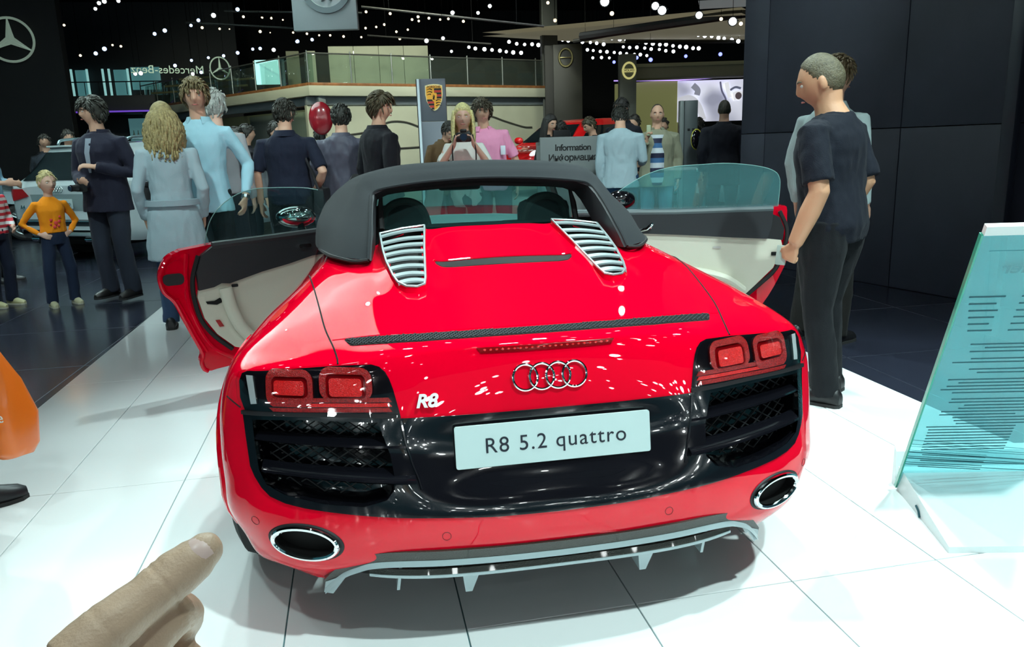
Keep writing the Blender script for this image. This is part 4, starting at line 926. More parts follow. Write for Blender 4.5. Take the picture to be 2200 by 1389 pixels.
for nm, pts in (('wave_rail', [(.9, 1.72), (1.5, 1.80), (2.1, 2.03), (2.6, 2.02), (3.1, 1.85), (3.4, 1.80)]), ('wave_rail', [(4.2, 1.78), (4.7, 2.05), (5.1, 2.16), (5.6, 2.02), (6.2, 1.86), (6.5, 1.84)]), ('wall_line', [(.6, 1.36), (2.3, 1.36), (3.4, 1.40)]), ('wall_line', [(.6, .90), (3.4, .92)]), ('wall_line', [(4.2, 1.44), (5.8, 1.48)])):
    MB().tube(spline([onw(a, z, .02) for a, z in pts], 6), .022, 6).build(nm, M_RAIL, mz)
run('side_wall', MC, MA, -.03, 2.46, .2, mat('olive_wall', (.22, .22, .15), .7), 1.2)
dl = (MA - MC).normalized(); nl = Vector((dl.y, -dl.x, 0)); nl = nl if nl.y < 0 else -nl
for a, w_, m_ in ((-.9, .9, mat('orange_glow', (.5, .16, .02), .5, emit=(.8, .28, .04), estr=.35)), (-2.4, 1.5, M_CRM), (-.25, .25, mat('brown_post', (.05, .035, .015), .6)), (-4.4, 1.6, mat('shop_grey', (.2, .22, .2), .6))):
    c = MA + dl * a - nl * 1.1; MB().bb((c.x, c.y, 1.2), (w_, .06, 2.4), .01, math.atan2(dl.y, dl.x)).build('shop_panel', m_, mz)
M_BAL = thin_glass('balustrade_glass', (.78, .86, .82), .6, .06, (.4, .46, .4))
for A_, B_, n in ((MA, MBp, 7), (MC, MA, 8)):
    for k in range(n):
        p, q = A_.lerp(B_, k / n), A_.lerp(B_, (k + 1) / n); run('balustrade_pane', p, q, 2.98, 3.64, .012, M_BAL, .15, r=.002); MB().tube([(p.x, p.y + .15, 2.95), (p.x, p.y + .15, 3.72)], .018, 6).build('balustrade_post', mat('steel', (.35, .38, .36), .35, .8), mz)
    MB().tube([(A_.x, A_.y + .15, 3.66), (B_.x, B_.y + .15, 3.66)], .02, 6).build('hand_rail', MATS['steel'], mz)
for k in range(4): MB().bb((-1.05 + k * .70, 21.6, 3.55), (.69, .1, 1.3), .006).build('upper_wall_panel', M_CRM, mz)
bx('upper_plinth', (0, 21.5, 2.98), (2.8, .12, .12), mat('plinth_dark', (.06, .07, .07), .6), mz)
for x, w_ in ((-2.35, .35), (-1.85, .22)): bx('upper_wall_panel', (x, 21.3, 3.5), (w_, .1, 1.1), M_CRM if w_ < .3 else MATS['olive_wall'], mz)
sc_ = bx('lit_display', (-2.95, 20.4, 3.42), (.62, .05, .62), mat('screen_cyan', (.3, .7, .7), .4, emit=(.45, .95, .92), estr=.9)); tag(sc_, 'glowing cyan display on the mezzanine behind the balustrade', 'screen')
for k in range(5): bx('louvre', (-6.3 + .55 * k, 24.8 - .5 * k, 3.3 + .16 * (k % 3)), (1.9, .04, .06), mat('gold_slat', (.22, .20, .09), .4, .3), mz, R(-30))
e_ = empty('ring_star_sign', (-4.45, 22.2, 3.72), R(15), 'small pale star ring with reversed lettering behind the balustrade', 'sign'); MB().tube([(.26 * math.cos(a), 0, .30 * math.sin(a)) for a in [2 * math.pi * k / 32 for k in range(33)]], .02, 6, caps=False).build('ring', M_STAR, e_)
for k in range(3): MB().tube([(0, 0, 0), (.25 * math.cos(R(90 + 120 * k)), 0, .28 * math.sin(R(90 + 120 * k)))], [.04, .01], 6).build('star_point', M_STAR, e_)
text('lettering', 'Mercedes-Benz', .30, M_STAR, Matrix.Translation((-.42, 0, -.06)) @ Matrix.Rotation(R(90), 4, 'X') @ Matrix.Scale(-1, 4, (1, 0, 0)), e_, depth=.01, align='LEFT')
# pylon with the crest
py_ = empty('brand_pylon', (.74, 12.85, 0), R(-9), 'tall grey pylon with a gold and red crest', 'sign'); M_PY = mat('pylon_grey', (.14, .155, .18), .4, .3)
for z0_, z1_ in ((-.03, 1.80), (1.806, 2.545)): MB().bb((.03, 0, (z0_ + z1_) / 2), (.47, .14, z1_ - z0_), .006).build('pylon_panel', M_PY, py_, smooth=30)
MB().bb((-.225, -.02, 1.26), (.045, .16, 2.57), .006).build('light_strip', mat('strip_pale', (.55, .68, .72), .3, emit=(.5, .65, .7), estr=.3), py_); MB().bb((-.255, 0, 1.26), (.02, .15, 2.57), .004).build('edge_trim', M_WBLK, py_)
cr_ = empty('crest', (.055, -.075, 2.22), parent=py_)
SH = [(-.155, .205), (-.08, .225), (0, .23), (.08, .225), (.155, .205), (.158, .05), (.14, -.06), (.10, -.15), (.05, -.21), (0, -.235), (-.05, -.21), (-.10, -.15), (-.14, -.06), (-.158, .05)]
def shield(name, P, y0, y1, m_): return MB().prism(P, y0, y1, 'Y').build(name, m_, cr_, smooth=30)
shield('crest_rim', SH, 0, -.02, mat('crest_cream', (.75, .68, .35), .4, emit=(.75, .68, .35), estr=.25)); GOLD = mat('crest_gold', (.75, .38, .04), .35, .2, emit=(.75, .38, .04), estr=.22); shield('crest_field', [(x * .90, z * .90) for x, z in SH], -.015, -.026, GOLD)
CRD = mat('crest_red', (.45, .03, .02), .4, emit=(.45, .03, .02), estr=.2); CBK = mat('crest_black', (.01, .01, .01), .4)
for sx, sz in ((1, 1), (-1, -1)):
    for k in range(5):
        z1_ = .155 - k * .036 if sz > 0 else -.035 - k * .036; w_ = .135 if sz > 0 else (.128, .12, .105, .085, .055)[k]
        shield('crest_bar', [(sx * .004, z1_), (sx * w_, z1_), (sx * w_ * .99, z1_ - .034), (sx * .004, z1_ - .034)], -.024, -.031, CBK if k % 2 == 0 else CRD)
for sx, sz in ((-1, 1), (1, -1)):
    for k in range(3):
        pts = spline([(sx * (.03 + .095 * t), 0, (.13 - .045 * k if sz > 0 else -.06 - .045 * k) + .018 * math.sin(math.pi * t)) for t in (0, .35, .7, 1)], 3); MB().tube([p + Vector((0, -.028, 0)) for p in pts], [.010 - .0007 * j for j in range(len(pts))], 6).build('crest_antler', CBK, cr_)
shield('crest_centre', [(x * .33, z * .33 + .0) for x, z in SH], -.03, -.037, GOLD)
mb = MB(); mb.tube([(-.018, -.04, -.04), (-.004, -.04, -.005), (.006, -.04, .03)], [.010, .016, .008], 6); mb.tube([(.006, -.04, .03), (-.012, -.04, .042)], [.008, .004], 6); mb.tube([(.004, -.04, .01), (-.026, -.04, .02)], .004, 5); mb.tube([(-.01, -.04, -.02), (.018, -.04, -.045)], .005, 5); mb.build('crest_horse', CBK, cr_)
text('crest_lettering', 'PORSCHE', .055, CBK, face_mat((0, -.027, .178), (0, -1, 0)), cr_, depth=.001, bold=.001)
# hanging cube sign
hg = empty('hanging_sign', (-.92, 11.25, 3.13), R(-10), 'hanging grey square sign with the lower half of a ring logo', 'sign'); M_HS = mat('sign_grey', (.33, .37, .38), .5)
MB().bb((0, -.19, .6), (.98, .12, 1.2), .008).build('sign_box', M_HS, hg, smooth=30)
MB().lathe([(.30, 0), (.30, .03), (.385, .03), (.385, 0)], 40, (.05, -.25, .62), 'Y', caps=False).build('logo_ring', mat('logo_dark', (.10, .13, .14), .4), hg)
MB().lathe([(.302, 0), (.302, .018)], 40, (.05, -.25, .62), 'Y').build('logo_disc', M_HS, hg)
MB().tube([(.05 + .305 * math.cos(a), -.268, .62 + .305 * math.sin(a)) for a in [2 * math.pi * k / 40 for k in range(41)]], .008, 6, caps=False).build('logo_glow', mat('logo_green', (.5, .65, .5), .4, emit=(.5, .7, .55), estr=.5), hg)
for k in (-1, 1): MB().tube([(k * .11 + .05, -.27, .62), (k * .05 + .05, -.27, .42)], .03, 6).build('logo_letter', mat('logo_dark', (.1, .13, .14)), hg)
for x in (-.4, .4): MB().tube([(x, 0, 1.2), (x, 0, 4.0)], .008, 6).build('hanger_cable', M_WBLK, hg)
# dark pillars with round emblems, beige soffit, glowing wall and screen on the far right
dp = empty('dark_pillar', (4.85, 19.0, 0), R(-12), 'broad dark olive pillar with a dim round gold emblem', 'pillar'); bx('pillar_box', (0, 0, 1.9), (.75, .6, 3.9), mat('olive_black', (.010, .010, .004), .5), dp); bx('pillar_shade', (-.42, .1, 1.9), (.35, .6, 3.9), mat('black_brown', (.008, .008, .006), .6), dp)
MB().tube([(-.05 + .17 * math.cos(a), -.32, 3.52 + .22 * math.sin(a)) for a in [2 * math.pi * k / 32 for k in range(33)]], .03, 6, caps=False).build('emblem_ring', mat('dim_gold', (.25, .22, .10), .3, .8), dp); MB().bb((-.05, -.32, 3.52), (.36, .03, .03), .008).build('emblem_bar', MATS['dim_gold'], dp)
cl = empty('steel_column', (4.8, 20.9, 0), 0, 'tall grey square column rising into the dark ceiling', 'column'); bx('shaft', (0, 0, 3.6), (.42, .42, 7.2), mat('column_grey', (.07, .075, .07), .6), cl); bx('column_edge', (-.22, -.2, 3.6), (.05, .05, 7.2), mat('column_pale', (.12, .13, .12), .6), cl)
vp_ = empty('grey_pillar', (6.85, 20.05, 0), R(-10), 'grey pillar with a glowing gold ring emblem', 'pillar'); bx('pillar_box', (0, 0, 1.85), (.46, .4, 3.75), mat('pillar_grey', (.16, .18, .16), .5), vp_)
VG = mat('emblem_gold', (.6, .55, .25), .3, .3, emit=(.7, .65, .25), estr=.6)
MB().tube([(.02 + .17 * math.cos(a), -.22, 3.28 + .21 * math.sin(a)) for a in [2 * math.pi * k / 32 for k in range(33)]], .028, 6, caps=False).build('emblem_ring', VG, vp_); MB().bb((.02, -.23, 3.28), (.40, .03, .09), .006).build('emblem_bar', VG, vp_); text('emblem_lettering', 'VOLVO', .085, M_WBLK, face_mat((.02, -.248, 3.28), (0, -1, 0)), vp_, depth=.002, bold=.002)
rs = empty('screen_stand', (0, 0, 0), 0, 'beige canopy stand with a huge picture screen and violet light line', 'building')
run('soffit', Vector((7.15, 20.4, 0)), Vector((11.2, 19.6, 0)), 3.10, 3.46, .8, mat('soffit_beige', (.30, .29, .20), .7), 0, rs); run('soffit_edge', Vector((7.15, 20.35, 0)), Vector((11.2, 19.55, 0)), 3.40, 3.50, .5, mat('soffit_top', (.42, .42, .28), .7), 0, rs)
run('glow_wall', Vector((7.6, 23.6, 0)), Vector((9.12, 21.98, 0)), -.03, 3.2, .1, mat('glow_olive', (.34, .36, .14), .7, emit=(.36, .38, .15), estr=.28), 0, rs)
MB().tube([(7.55, 23.5, 3.30), (9.14, 21.9, 3.16)], .02, 6).build('violet_line', mat('violet_glow', (.4, .3, .9), .4, emit=(.45, .3, 1), estr=1.6), rs); MB().tube([(9.14, 21.9, 3.16), (11.15, 21.6, 3.24)], .02, 6).build('violet_line', MATS['violet_glow'], rs)
# picture on the screen: pale shapes of a face in shades of grey
def screen_mat():
    m = mat('screen_picture', (.6, .62, .7), .5); nt = m.node_tree; b = nt.nodes['Principled BSDF']; tc = nt.nodes.new('ShaderNodeTexCoord'); n1 = nt.nodes.new('ShaderNodeTexNoise'); n1.inputs['Scale'].default_value = 1.1; n1.inputs['Detail'].default_value = 1
    rp = nt.nodes.new('ShaderNodeValToRGB'); rp.color_ramp.elements[0].color = (.30, .31, .40, 1); rp.color_ramp.elements[1].color = (.72, .74, .84, 1); rp.color_ramp.elements[0].position = .35; rp.color_ramp.elements[1].position = .6
    L = nt.links.new; L(tc.outputs['Object'], n1.inputs['Vector']); L(n1.outputs['Fac'], rp.inputs['Fac']); L(rp.outputs['Color'], b.inputs['Base Color']); L(rp.outputs['Color'], b.inputs['Emission Color']); b.inputs['Emission Strength'].default_value = .85; return m
sm = screen_mat(); SA, SB = Vector((9.13, 21.97, 0)), Vector((11.3, 21.62, 0)); run('screen', SA, SB, 1.9, 3.14, .06, sm, 0, rs)
sd_ = (SB - SA).normalized()
def osc(a, z, o=.04): p = SA + sd_ * a + Vector((sd_.y, -sd_.x, 0)) * -o * (-1); return Vector((p.x, p.y - o, z))
for nm, pts, r_, cc in (('screen_shape', [(.0, 2.55), (.35, 2.62), (.62, 2.40), (.80, 1.95)], .10, (.62, .63, .68)), ('screen_shape', [(.45, 3.0), (.6, 2.85), (.58, 2.7)], .10, (.25, .26, .32)), ('screen_shape', [(1.30, 3.08), (1.36, 2.8), (1.50, 2.5), (1.52, 2.0)], .03, (.12, .12, .2)), ('screen_shape', [(1.62, 2.82), (1.78, 2.90), (1.95, 2.86)], .035, (.10, .11, .16)), ('screen_shape', [(1.72, 2.62), (1.85, 2.66), (1.98, 2.62)], .14, (.85, .86, .9)), ('screen_shape', [(1.50, 3.05), (1.54, 2.85), (1.62, 2.6)], .07, (.85, .87, .95))):
    MB().tube(spline([osc(a, z) for a, z in pts], 5), r_, 8, flat=.1, up=(1, 0, 0)).build(nm, mat('shape_%02d' % int(cc[0] * 99), cc, .5, emit=cc, estr=.8), rs)
MB().ball(osc(1.86, 2.64, .07), (.11, .02, .11), 14, 8).build('screen_shape', mat('shape_dark', (.12, .09, .10), .5, emit=(.12, .09, .1), estr=.6), rs)
# unseen lamp rig over the car and white raft, added for paint reflections
rig = empty('reflection_rig'); rig['kind'] = 'structure'; lens = MB().lathe([(.085, .0), (.06, -.012), (.001, -.016)], 14).mesh('lamp_lens'); lens.materials.append(mat('rig_lens', (.9, 1, 1), .3, emit=(.92, 1, .99), estr=45)); can = MB().lathe([(.001, .26), (.05, .26), (.10, .20), (.11, 0), (.10, -.03), (.088, -.02)], 14, caps=False).tube([(0, 0, .25), (0, 0, .8)], .015, 6).mesh('lamp_head'); can.materials.append(M_WBLK); rr_ = random.Random(4)
for y0_ in (-7.0, -5.2, -3.4, -1.6, .4, 2.4, 4.6, 6.8):
    MB().box((0, y0_, 6.05), (9.5, .05, .05)).build('rig_bar', M_WBLK, rig)
    for k in range(7):
        if rr_.random() < .15: continue
        x_ = -4.3 + 1.4 * k + rr_.uniform(-.4, .4); p_ = Vector((x_, y0_ + rr_.uniform(-.1, .1), 5.3)); rot_ = (Vector((.3, .8, .3)) - p_).to_track_quat('-Z', 'Y').to_euler()
        for nm_, me_ in (('lamp_head', can), ('lamp_lens', lens)):
            o = bpy.data.objects.new(nm_, me_); COL.objects.link(o); o.parent = rig; o.location = p_; o.rotation_euler = rot_; o.scale = (.6, .6, .6)
for k in range(110):                                                  # unseen hall lamps behind the viewpoint, added for dots mirrored in the tail
    p_ = Vector((rr_.uniform(-15, 15), rr_.uniform(-30, -7.5), 0)); p_.z = rr_.choice((2.6, 3.2, 3.8, 4.4, 5.0, 5.6)) + rr_.uniform(-.2, .2); sc_ = rr_.uniform(.7, 2.0)
    for nm_, me_ in (('lamp_head', can), ('lamp_lens', lens)):
        o = bpy.data.objects.new(nm_, me_); COL.objects.link(o); o.parent = rig; o.location = p_; o.rotation_euler = (Vector((.3, .8, .3)) - p_).to_track_quat('-Z', 'Y').to_euler(); o.scale = (sc_, sc_, sc_)
rf = MB().bb((-4.6, 8.2, 5.6), (7.0, 7.0, .12), .02).build('ceiling_raft', mat('reflector_white', (.85, .88, .88), .8)); tag(rf, kind='structure')  # unseen raft added as a reflector for the pale zone on the deck
# lit beige ceiling rafts on the right and dark beams
cb = empty('ceiling_raft', (0, 0, 0), 0, 'lit beige ceiling raft over the far right stands', 'ceiling panel')
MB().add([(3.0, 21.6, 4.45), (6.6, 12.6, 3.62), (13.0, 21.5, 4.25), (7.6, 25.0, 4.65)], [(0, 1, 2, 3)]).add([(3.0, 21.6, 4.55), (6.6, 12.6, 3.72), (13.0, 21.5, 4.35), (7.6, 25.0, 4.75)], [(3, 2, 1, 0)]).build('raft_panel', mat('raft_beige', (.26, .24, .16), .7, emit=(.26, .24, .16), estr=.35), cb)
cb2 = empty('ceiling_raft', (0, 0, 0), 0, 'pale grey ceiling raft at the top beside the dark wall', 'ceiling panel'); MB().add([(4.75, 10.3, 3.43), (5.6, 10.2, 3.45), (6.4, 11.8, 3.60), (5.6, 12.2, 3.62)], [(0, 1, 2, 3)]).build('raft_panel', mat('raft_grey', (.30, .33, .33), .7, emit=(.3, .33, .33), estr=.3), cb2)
M_BEAM = mat('beam_dark', (.03, .03, .028), .6)
for nm, a, b, r_ in (('lighting bar across the dark ceiling behind the hanging sign', (-4.0, 16.1, 4.02), (-1.73, 15.67, 3.83), .02), ('upper lighting bar left of the hanging sign', (-3.2, 16.0, 4.22), (-.4, 15.5, 4.1), .02), ('long lighting bar right of the hanging sign', (-.4, 15.5, 4.22), (3.3, 14.8, 3.72), .025), ('lower lighting bar right of the hanging sign', (-.3, 18, 4.0), (2.6, 17.5, 3.72), .02),
    ('dark truss beam over the beige raft', (4.3, 15.6, 3.62), (8.2, 12.0, 3.75), .09), ('thin truss beam under the beige raft', (4.6, 17.4, 3.75), (6.4, 16.6, 3.98), .05), ('dark beam above the screen stand', (6.4, 18.8, 3.92), (11.5, 20.5, 4.10), .05)):
    lb = tag(MB().tube([a, b], r_, 8).build('lighting_bar', M_BEAM), nm, 'beam')
    for t in (.15, .85):
        p_ = Vector(a).lerp(Vector(b), t); MB().tube([p_, (p_.x, p_.y, 7.16)], .004, 4).build('hanger_cable', M_WBLK, lb)
SPOTD = ['white spotlight at the very top left of the hall', 'warm spotlight beside the black star wall', 'blue-white spotlight in the dark left of the mezzanine', 'small warm spotlight left above the dim gallery', 'large white spotlight above the tall man in blue', 'blue-white spotlight left of the hanging sign', 'warm spotlight on the bars left of the hanging sign', 'tiny warm spotlight left of the hanging sign', 'blue-white spotlight in the row along the left balustrade', 'big white spotlight before the left balustrade', 'warm spotlight in the rows around the hanging sign', 'bright blue spotlight below the hanging sign', 'warm spotlight in the field right of the hanging sign', 'white spotlight high over the right balcony', 'white spotlight just above the right balustrade', 'white spotlight in the cluster left of the grey column', 'warm spotlight beside the grey column', 'white spotlight in the top lamp row under the beige raft', 'white spotlight in the long lamp row across the beige raft', 'white spotlight in the short lamp row right of the dark pillar', 'white spotlight in the lamp row over the grey emblem pillar', 'white spotlight in the low lamp row beside the emblem pillar', 'white spotlight in the lowest short lamp row by the emblem pillar', 'large glaring spotlight on the truss before the beige raft', 'warm spotlight hanging before the beige raft', 'deep blue spotlight over the screen stand']
SPOTS = [(-3.8,9.64,3.21,0.05,0,0,0),(-3.75,9.65,3.28,0.05,0,0,1),(-3.68,9.64,3.3,0.05,0,0,2),(-3.5,9.61,3.3,0.05,0,0,3),(-5.73,14.25,3.7,0.05,2,1,-1),(-3.86,12.8,3.34,0.07,1,2,2),(-3.69,12.79,3.39,0.07,1,2,3),(-4.86,12.91,3.05,0.07,1,2,0),(-4.71,12.9,3.12,0.07,1,2,1),(-5.53,16.28,3.61,0.05,2,3,1),(-5.36,16.24,3.58,0.05,2,3,2),(-6.2,16.35,3.42,0.05,2,3,0),(-2.3,9.35,3.08,0.07,0,4,-1),(-3.12,12.72,3.54,0.06,1,5,1),(-3.25,12.73,3.46,0.06,1,5,0),(-1.51,12.35,3.14,0.06,1,5,3),(-2.46,12.65,3.7,0.06,1,5,2),(-3.27,13.8,3.58,0.05,2,6,0),(-2.96,13.74,3.55,0.05,2,6,1),(-2.52,13.71,3.75,0.05,2,6,2),(-2.24,13.6,3.48,0.05,2,6,3),(-1.61,13.6,3.93,0.05,2,6,4),(-2.7,18.06,4.42,0.035,2,7,1),(-2.48,18.02,4.41,0.035,2,7,3),(-3.46,18.14,4.18,0.035,2,7,0),(-2.53,17.95,4.07,0.035,2,7,2),(-2.22,17.96,4.35,0.035,2,7,4),(-5.73,22.61,3.85,0.09,1,8,0),(-5.26,22.56,3.98,0.09,1,8,1),(-4.78,22.49,4.04,0.09,1,8,3),(-4.35,22.43,4.08,0.09,1,8,4),(-3.95,22.37,4.15,0.09,1,8,5),(-3.52,22.32,4.24,0.09,1,8,6),(-3.31,22.29,4.25,0.09,1,8,7),(-5.01,22.44,3.64,0.09,1,8,2),(-6.57,21.65,3.55,0.1,0,9,0),(-6.42,21.62,3.56,0.1,0,9,1),(-2.82,21.12,4.07,0.1,0,9,3),(-5.03,21.37,3.5,0.1,0,9,2),(-2.13,20.19,5.06,0.06,2,10,2),(-2.71,20.22,4.74,0.06,2,10,1),(-2.94,20.26,4.76,0.06,2,10,0),(-2.18,20.04,4.36,0.06,2,10,3),(-1.83,19.97,4.32,0.06,2,10,4),(-1.52,19.9,4.27,0.06,2,10,5),(-0.9,19.78,4.22,0.06,2,10,7),(-1.24,19.85,4.26,0.06,2,10,6),(-0.45,19.7,4.19,0.06,2,10,8),(-1.92,17.79,3.85,0.09,1,11,0),(-1.58,17.74,3.88,0.09,1,11,1),(-0.29,18.74,4.65,0.065,2,12,1),(-0.33,18.66,4.26,0.065,2,12,0),(-0.07,18.62,4.28,0.065,2,12,2),(0.13,18.59,4.33,0.065,2,12,3),(0.29,18.63,4.59,0.065,2,12,4),(0.41,18.5,4.15,0.065,2,12,5),(0.69,18.46,4.19,0.065,2,12,7),(0.81,18.5,4.43,0.065,2,12,8),(0.96,18.48,4.49,0.065,2,12,9),(0.97,18.46,4.39,0.065,2,12,10),(1.22,18.43,4.45,0.065,2,12,11),(1.49,18.38,4.41,0.065,2,12,12),(1.69,18.34,4.42,0.065,2,12,13),(2.05,18.27,4.35,0.065,2,12,14),(0.48,18.45,3.98,0.065,2,12,6),(1.45,15.18,4.05,0.08,0,13,2),(2.22,15.07,4.16,0.08,0,13,4),(1.97,15.08,4.03,0.08,0,13,3),(0.88,15.15,3.5,0.08,0,13,0),(1.22,15.1,3.54,0.08,0,13,1),(-0.73,22.87,4.18,0.1,0,14,0),(0.32,22.7,4.25,0.1,0,14,1),(0.88,22.61,4.25,0.1,0,14,3),(0.59,22.66,4.26,0.1,0,14,2),(2.16,22.36,4.13,0.1,0,14,4),(2.95,24.39,4.49,0.12,0,15,0),(3.15,24.34,4.44,0.12,0,15,1),(3.44,24.29,4.41,0.12,0,15,2),(3.68,24.24,4.38,0.12,0,15,3),(3.93,24.19,4.35,0.12,0,15,4),(4.13,24.14,4.31,0.12,0,15,5),(4.35,24.1,4.28,0.12,0,15,7),(4.6,24.05,4.26,0.12,0,15,9),(4.24,24.2,4.62,0.12,0,15,6),(4.48,24.14,4.55,0.12,0,15,8),(4.73,24.09,4.52,0.12,0,15,10),(4.97,24.05,4.52,0.12,0,15,11),(5.17,24.01,4.49,0.12,0,15,12),(3.03,12.7,3.51,0.06,2,16,1),(2.93,12.79,3.83,0.06,2,16,0),(7.51,20.49,4.54,0.11,0,17,0),(7.7,20.45,4.5,0.11,0,17,1),(7.9,20.41,4.48,0.11,0,17,2),(8.05,20.37,4.43,0.11,0,17,3),(8.25,20.34,4.41,0.11,0,17,4),(8.47,20.29,4.37,0.11,0,17,5),(8.64,20.25,4.33,0.11,0,17,6),(8.82,20.21,4.3,0.11,0,17,7),(9.0,20.17,4.25,0.11,0,17,8),(9.18,20.13,4.22,0.11,0,17,9),(9.37,20.09,4.2,0.11,0,17,10),(9.56,20.05,4.15,0.11,0,17,11),(9.72,20.02,4.13,0.11,0,17,12),(9.93,19.97,4.09,0.11,0,17,13),(10.11,19.93,4.04,0.11,0,17,14),(6.43,22.78,4.6,0.12,0,18,0),(6.61,22.74,4.58,0.12,0,18,1),(6.82,22.69,4.54,0.12,0,18,2),(7.04,22.65,4.53,0.12,0,18,3),(7.21,22.62,4.5,0.12,0,18,4),(7.45,22.57,4.46,0.12,0,18,5),(7.64,22.53,4.44,0.12,0,18,6),(7.83,22.49,4.4,0.12,0,18,7),(8.03,22.45,4.37,0.12,0,18,8),(8.24,22.4,4.33,0.12,0,18,9),(8.45,22.36,4.3,0.12,0,18,10),(8.66,22.31,4.26,0.12,0,18,11),(8.85,22.28,4.26,0.12,0,18,12),(9.06,22.23,4.21,0.12,0,18,13),(9.27,22.19,4.18,0.12,0,18,14),(9.46,22.15,4.16,0.12,0,18,15),(9.67,22.11,4.12,0.12,0,18,16),(9.84,22.07,4.11,0.12,0,18,17),(5.95,23.91,4.63,0.11,0,19,0),(6.13,23.87,4.6,0.11,0,19,1),(6.36,23.82,4.59,0.11,0,19,2),(6.58,23.78,4.54,0.11,0,19,3),(6.83,23.73,4.52,0.11,0,19,4),(7.03,23.69,4.49,0.11,0,19,5),(7.25,23.64,4.45,0.11,0,19,6),(8.2,24.52,4.47,0.11,0,20,0),(8.41,24.48,4.44,0.11,0,20,1),(8.65,24.44,4.44,0.11,0,20,2),(8.91,24.39,4.41,0.11,0,20,3),(9.12,24.34,4.37,0.11,0,20,4),(9.39,24.29,4.35,0.11,0,20,5),(9.6,24.24,4.3,0.11,0,20,6),(9.85,24.19,4.27,0.11,0,20,7),(7.29,25.73,4.53,0.11,0,21,0),(7.49,25.69,4.5,0.11,0,21,1),(7.73,25.64,4.46,0.11,0,21,2),(7.96,25.6,4.44,0.11,0,21,3),(8.21,25.55,4.41,0.11,0,21,4),(8.41,25.5,4.38,0.11,0,21,5),(8.63,25.46,4.36,0.11,0,21,6),(8.9,25.41,4.32,0.11,0,21,7),(9.1,25.37,4.31,0.11,0,21,8),(9.32,25.32,4.27,0.11,0,21,9),(7.75,26.66,4.36,0.11,0,22,0),(8.06,26.6,4.36,0.11,0,22,1),(8.34,26.55,4.34,0.11,0,22,2),(3.32,10.55,3.46,0.13,0,23,0),(4.09,10.4,3.37,0.13,0,23,1),(4.19,10.37,3.3,0.13,0,23,2),(4.75,10.25,3.21,0.13,0,23,3),(5.26,10.14,3.1,0.13,0,23,4),(4.38,13.57,3.77,0.08,2,24,1),(6.46,13.17,3.6,0.08,2,24,2),(6.83,13.08,3.5,0.08,2,24,3),(3.28,13.73,3.67,0.08,2,24,0),(7.86,24.47,3.98,0.13,3,25,0),(8.62,24.36,4.1,0.13,3,25,1),(9.08,24.27,4.02,0.13,3,25,2),(10.25,24.08,4.1,0.13,3,25,3),(11.4,23.89,4.13,0.13,3,25,4)]
SPC = [((.9, .97, 1), 7), ((.45, .62, 1), 5), ((1, .82, .55), 2.2), ((.15, .18, 1), 4)]
KIND = [('white',), ('blue',), ('warm',), ('violet',)]
CANS = {}
ORDN = 'first second third fourth fifth sixth seventh eighth ninth tenth eleventh twelfth thirteenth fourteenth fifteenth sixteenth seventeenth eighteenth nineteenth'.split()
ROD = MB().box((0, 0, .5), (.006, .006, 1)).mesh('drop_rod', False); ROD.materials.append(mat('rod_black', (.001, .001, .001), 1, spec=0))
def spot_thing(x, y, z, r, k, c, n):
    if k not in CANS:
        a = MB().lathe([(.75, 1.6), (1.1, 1.2), (1.2, 0), (1.25, -.2), (1.05, -.2), (.98, .1)], 12).mesh('housing'); a.materials.append(mat('lamp_housing', (.02, .02, .02), .5))
        l = MB().lathe([(.98, .06), (.7, -.02), (.01, -.06)], 12).mesh('lens'); l.materials.append(mat('lens_%s' % KIND[k][0], SPC[k][0], .3, emit=SPC[k][0], estr=SPC[k][1]))
        y_ = MB().tube([(-1.3, 0, .5), (-1.35, 0, 1.9), (1.35, 0, 1.9), (1.3, 0, .5)], .12, 5).tube([(0, 0, 1.9), (0, 0, 3.6)], .12, 5).mesh('yoke'); y_.materials.append(MATS['lamp_housing']); CANS[k] = (a, l, y_)
    g = empty('spotlight', (x, y, z), 0, (ORDN[n] + ' from left: ' if n >= 0 else '') + SPOTD[c], 'spotlight', SPOTD[c].replace('spotlight', 'spotlights')); d = CAMP + Vector((0, 2.5, -1)) - Vector((x, y, z)); g.rotation_euler = d.to_track_quat('-Z', 'Y').to_euler(); q_ = r * (.40 + .12 * ((n * 7 + c * 3) % 5) / 4); g.scale = (q_, q_, q_)
    for nm, me in zip(('housing', 'lens', 'yoke'), CANS[k]):
        o = bpy.data.objects.new(nm, me); COL.objects.link(o); o.parent = g
    o = bpy.data.objects.new('drop_rod', ROD); COL.objects.link(o); o.parent = g; o.matrix_local = Matrix.LocRotScale(g.location, g.rotation_euler, g.scale).inverted() @ Matrix.LocRotScale(Vector((x, y, z)), None, Vector((1, 1, 7.15 - z)))
    return g
for q in SPOTS: spot_thing(*q)
# ------------------------------------------------------------------ information desk, kiosk, placard
dk = empty('information_desk', (2.02, 7.55, -.03), R(-6), 'grey information desk with English and Russian lettering', 'desk'); M_DK = mat('desk_grey', (.15, .17, .17), .5)
MB().bb((-.02, 0, .72), (.80, .06, 1.43), .006).build('front_panel', M_DK, dk, smooth=30); MB().bb((-.02, .25, 1.36), (.80, .5, .04), .006).build('worktop', mat('desk_top', (.08, .09, .09), .4), dk); MB().bb((-.40, .25, .7), (.03, .5, 1.36), .004).build('side_panel', M_DK, dk); MB().bb((.36, .25, .7), (.03, .5, 1.36), .004).build('side_panel', M_DK, dk)
text('lettering', 'Information', .105, M_WBLK, face_mat((-.02, -.032, 1.305), (0, -1, 0)), dk, depth=.001, bold=.0022, space=.9)
text('lettering', 'Информация', .105, M_WBLK, face_mat((-.02, -.032, 1.185), (0, -1, 0)), dk, depth=.001, bold=.0022, space=.9)
